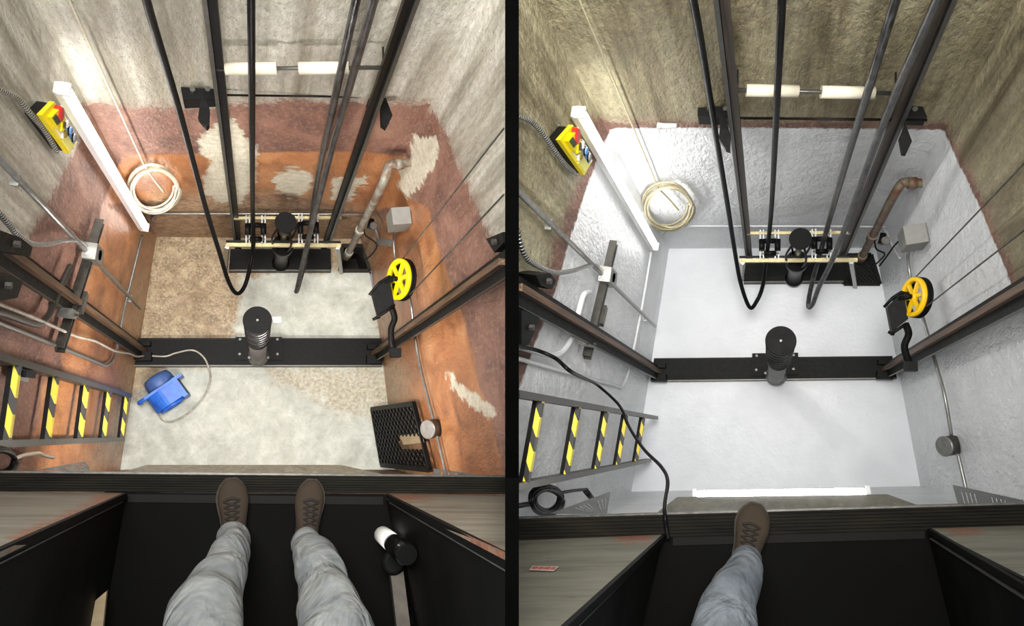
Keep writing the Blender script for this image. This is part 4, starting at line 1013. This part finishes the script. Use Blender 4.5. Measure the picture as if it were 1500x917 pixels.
def shoe(P, th, toe, heel, w, z0, flip=1):
    a, b = P.pt(*toe, z0), P.pt(*heel, z0); d = (b - a); Ln = d.length; d.normalize(); s = Vector((-d.y, d.x, 0)).normalized()
    secs = [(0, .30, .030), (.03, .46, .042), (.1, .72, .052), (.2, .92, .060), (.32, 1.0, .068), (.45, .93, .082), (.58, .82, .105), (.7, .76, .125), (.82, .76, .13), (.93, .70, .125), (1, .48, .12)]
    n = 18; mb = MB(); rows = []
    for t, wf, h in secs:
        c = a + d * Ln * t + s * flip * (.006 * math.sin(t * 3.1)); row = []
        for k in range(n):
            an = math.pi * 2 * k / n; x = math.cos(an); y = math.sin(an)
            row.append(c + s * (abs(x) ** .8 * math.copysign(1, x)) * w / 2 * wf + Z * (.022 + (h * .5 * (1 + y)) * (1 if y > -.5 else 1)))
        rows.append(row)
    vs = [v for r in rows for v in r]; fs = []
    for i in range(len(rows) - 1):
        for k in range(n): fs.append((i * n + k, i * n + (k + 1) % n, (i + 1) * n + (k + 1) % n, (i + 1) * n + k))
    fs.append(tuple(range(n - 1, -1, -1))); fs.append(tuple((len(rows) - 1) * n + k for k in range(n)))
    mb.add(vs, fs, True); sh = th.part('shoe', mb, SUEDE)
    sh.modifiers.new('sub', 'SUBSURF').render_levels = 2
    # sole
    out = []
    for sg in (1, -1):
        row = [(t, wf * sg) for t, wf, h in secs]; out += row if sg == 1 else row[::-1]
    pts = [a + d * (Ln * (t * 1.02 - .01)) + s * w / 2 * wf * 1.03 for t, wf in out]
    th.part('sole', MB().ext(pts, (0, 0, .03)), SOLE, parent=sh)
    lm = MB()
    def top(t, x):
        for i in range(len(secs) - 1):
            if secs[i][0] <= t <= secs[i + 1][0]:
                k = (t - secs[i][0]) / (secs[i + 1][0] - secs[i][0]); wf = secs[i][1] * (1 - k) + secs[i + 1][1] * k; h = secs[i][2] * (1 - k) + secs[i + 1][2] * k
                return a + d * Ln * t + s * w / 2 * wf * x + Z * (.024 + h * .5 * (1 + math.sqrt(max(0, 1 - x * x))))
    for i, t in enumerate((.34, .42, .5, .58)):
        lm.tube(smooth_path([top(t, -.5) + Z * .003, top(t + .04, 0) + Z * .008, top(t + .08, .5) + Z * .003]), .0035, 6)
        lm.tube(smooth_path([top(t, .5) + Z * .003, top(t + .04, 0) + Z * .009, top(t + .08, -.5) + Z * .003]), .0035, 6)
    lm.tube(smooth_path([top(.33, -.52) + Z * .004, top(.29, 0) + Z * .006, top(.33, .52) + Z * .004]), .005, 6)
    th.part('laces', lm, LACE, parent=sh)
    tg = MB(); pl = [top(.32, -.42), top(.3, .0), top(.32, .42), top(.62, .5), top(.62, -.5)]
    return sh
zS = DF - DS
# person in the first doorway
th = Thing(A, 'person', 'person in pale jeans and two brown lace up shoes standing on the sill', 'person', A.pt(385, 790, zS))
shoe(A, th, (339, 700), (343, 795), .122, zS, 1); shoe(A, th, (457, 702), (447, 797), .118, zS, -1)
def lp(P, x, y, D): return P.pd(x, y, D)
vs = [lp(A, 382, 1110, 2.35), lp(A, 292, 1000, 2.5), lp(A, 303, 900, 2.72), lp(A, 322, 842, 2.98), lp(A, 338, 812, 3.12), lp(A, 344, 795, 3.3), lp(A, 343, 783, 3.42),
      lp(A, 503, 1000, 2.5), lp(A, 490, 905, 2.72), lp(A, 474, 855, 2.98), lp(A, 461, 822, 3.12), lp(A, 451, 803, 3.3), lp(A, 449, 787, 3.42), lp(A, 386, 1190, 2.0)]
ed = [(0, 1), (1, 2), (2, 3), (3, 4), (4, 5), (5, 6), (0, 7), (7, 8), (8, 9), (9, 10), (10, 11), (11, 12), (0, 13)]
ra = [.15, .125, .12, .088, .072, .065, .066, .125, .115, .09, .08, .066, .064, .16]
skin('jeans', A, th, vs, ed, ra, D_GR)
th = Thing(B, 'person', 'person in blue grey jeans with one brown shoe on the sill', 'person', B.pt(1090, 810, zS))
shoe(B, th, (1108, 737), (1088, 830), .135, zS, 1); shoe(B, th, (1235, 985), (1245, 1080), .12, zS, -1)
vs = [lp(B, 1110, 1120, 2.3), lp(B, 1040, 1020, 2.5), lp(B, 1062, 905, 2.78), lp(B, 1080, 858, 3.0), lp(B, 1091, 832, 3.15), lp(B, 1092, 822, 3.35), lp(B, 1094, 811, 3.43),
      lp(B, 1200, 1110, 2.5), lp(B, 1225, 1080, 3.0), lp(B, 1242, 1060, 3.45), lp(B, 1110, 1180, 2.0)]
ed = [(0, 1), (1, 2), (2, 3), (3, 4), (4, 5), (5, 6), (0, 7), (7, 8), (8, 9), (0, 10)]
ra = [.15, .12, .105, .08, .066, .058, .054, .12, .09, .066, .16]
skin('jeans', B, th, vs, ed, ra, D_BL_SHADED)

MC['black_strike'].node_tree.nodes['Principled BSDF'].inputs['Specular IOR Level'].default_value = .12
GROUPS = dict(guide_rail='guide rails of the two pits', rail_bracket='black brackets that hold the rails', travelling_cable='cables hanging in loops', channel_beam='black channel beams on the pit floors',
    spring_buffer='coil buffers on the floor beams', oil_buffer='buffers at the back walls', tube_light='tube lights in the pits', stop_switch_box='yellow stop switch boxes', flexible_conduit='ribbed conduits on the left walls',
    bent_conduit='bent conduits on the left walls', wall_conduit='thin conduits on the walls', pit_ladder='pit ladders', roller_bar='ivory roller bars', cable_coil='coils of cable', slotted_strut_plate='slotted plates behind the sills',
    governor_rope='governor ropes', tension_sheave='yellow pulley wheels', drain_pipe='elbow drain pipes', junction_box='junction boxes on the walls', person='people standing in the doorways', door_sill='door sills', toe_guard='toe guards below the sills',
    strut_channel='strut channels on the left walls', steel_conduit='straight conduits on the left walls', hanging_wire='wires above the coils', rail_clip='steel clips under the left rails', tie_rod='rods between rail brackets', valve='small valves',
    expanded_metal_grate='black metal grates', rope_guide_frame='rope guide frames')
for o in sc.objects:
    if o.parent is None and o.get('category') and o.name.split('.')[0] in GROUPS: o['group'] = GROUPS[o.name.split('.')[0]]
# ------------------------------------------------------------------ light, world, view
for P, nm, e, col in ((A, 'shaft_lamp', 78, (1, .985, .95)), (B, 'shaft_lamp', 58, (1, .98, .94))):  # unseen area light added over each pit to even out the brightness
    ld = bpy.data.lights.new(nm, 'AREA'); ld.shape = 'RECTANGLE'; ld.size = 1.4; ld.size_y = .9; ld.energy = e; ld.color = col; ld.spread = math.radians(100)
    lo = bpy.data.objects.new(nm, ld); C.objects.link(lo)
    p = P.M @ Vector((-.1, .75, DF + .6)); q = P.M @ Vector((.1, 1.75, 3))
    lo.location = p; lo.rotation_euler = (q - p).to_track_quat('-Z', 'Y').to_euler()

w = bpy.data.worlds.new('shaft_air'); sc.world = w; w.use_nodes = True
bg = w.node_tree.nodes['Background']; bg.inputs[0].default_value = (.95, .97, 1, 1); bg.inputs[1].default_value = .2
sc.view_settings.view_transform = 'Standard'; sc.view_settings.look = 'None'; sc.view_settings.gamma = 1; sc.view_settings.exposure = .7
sc.view_settings.use_curve_mapping = False
sc.cycles.max_bounces = 8; sc.cycles.use_denoising = True
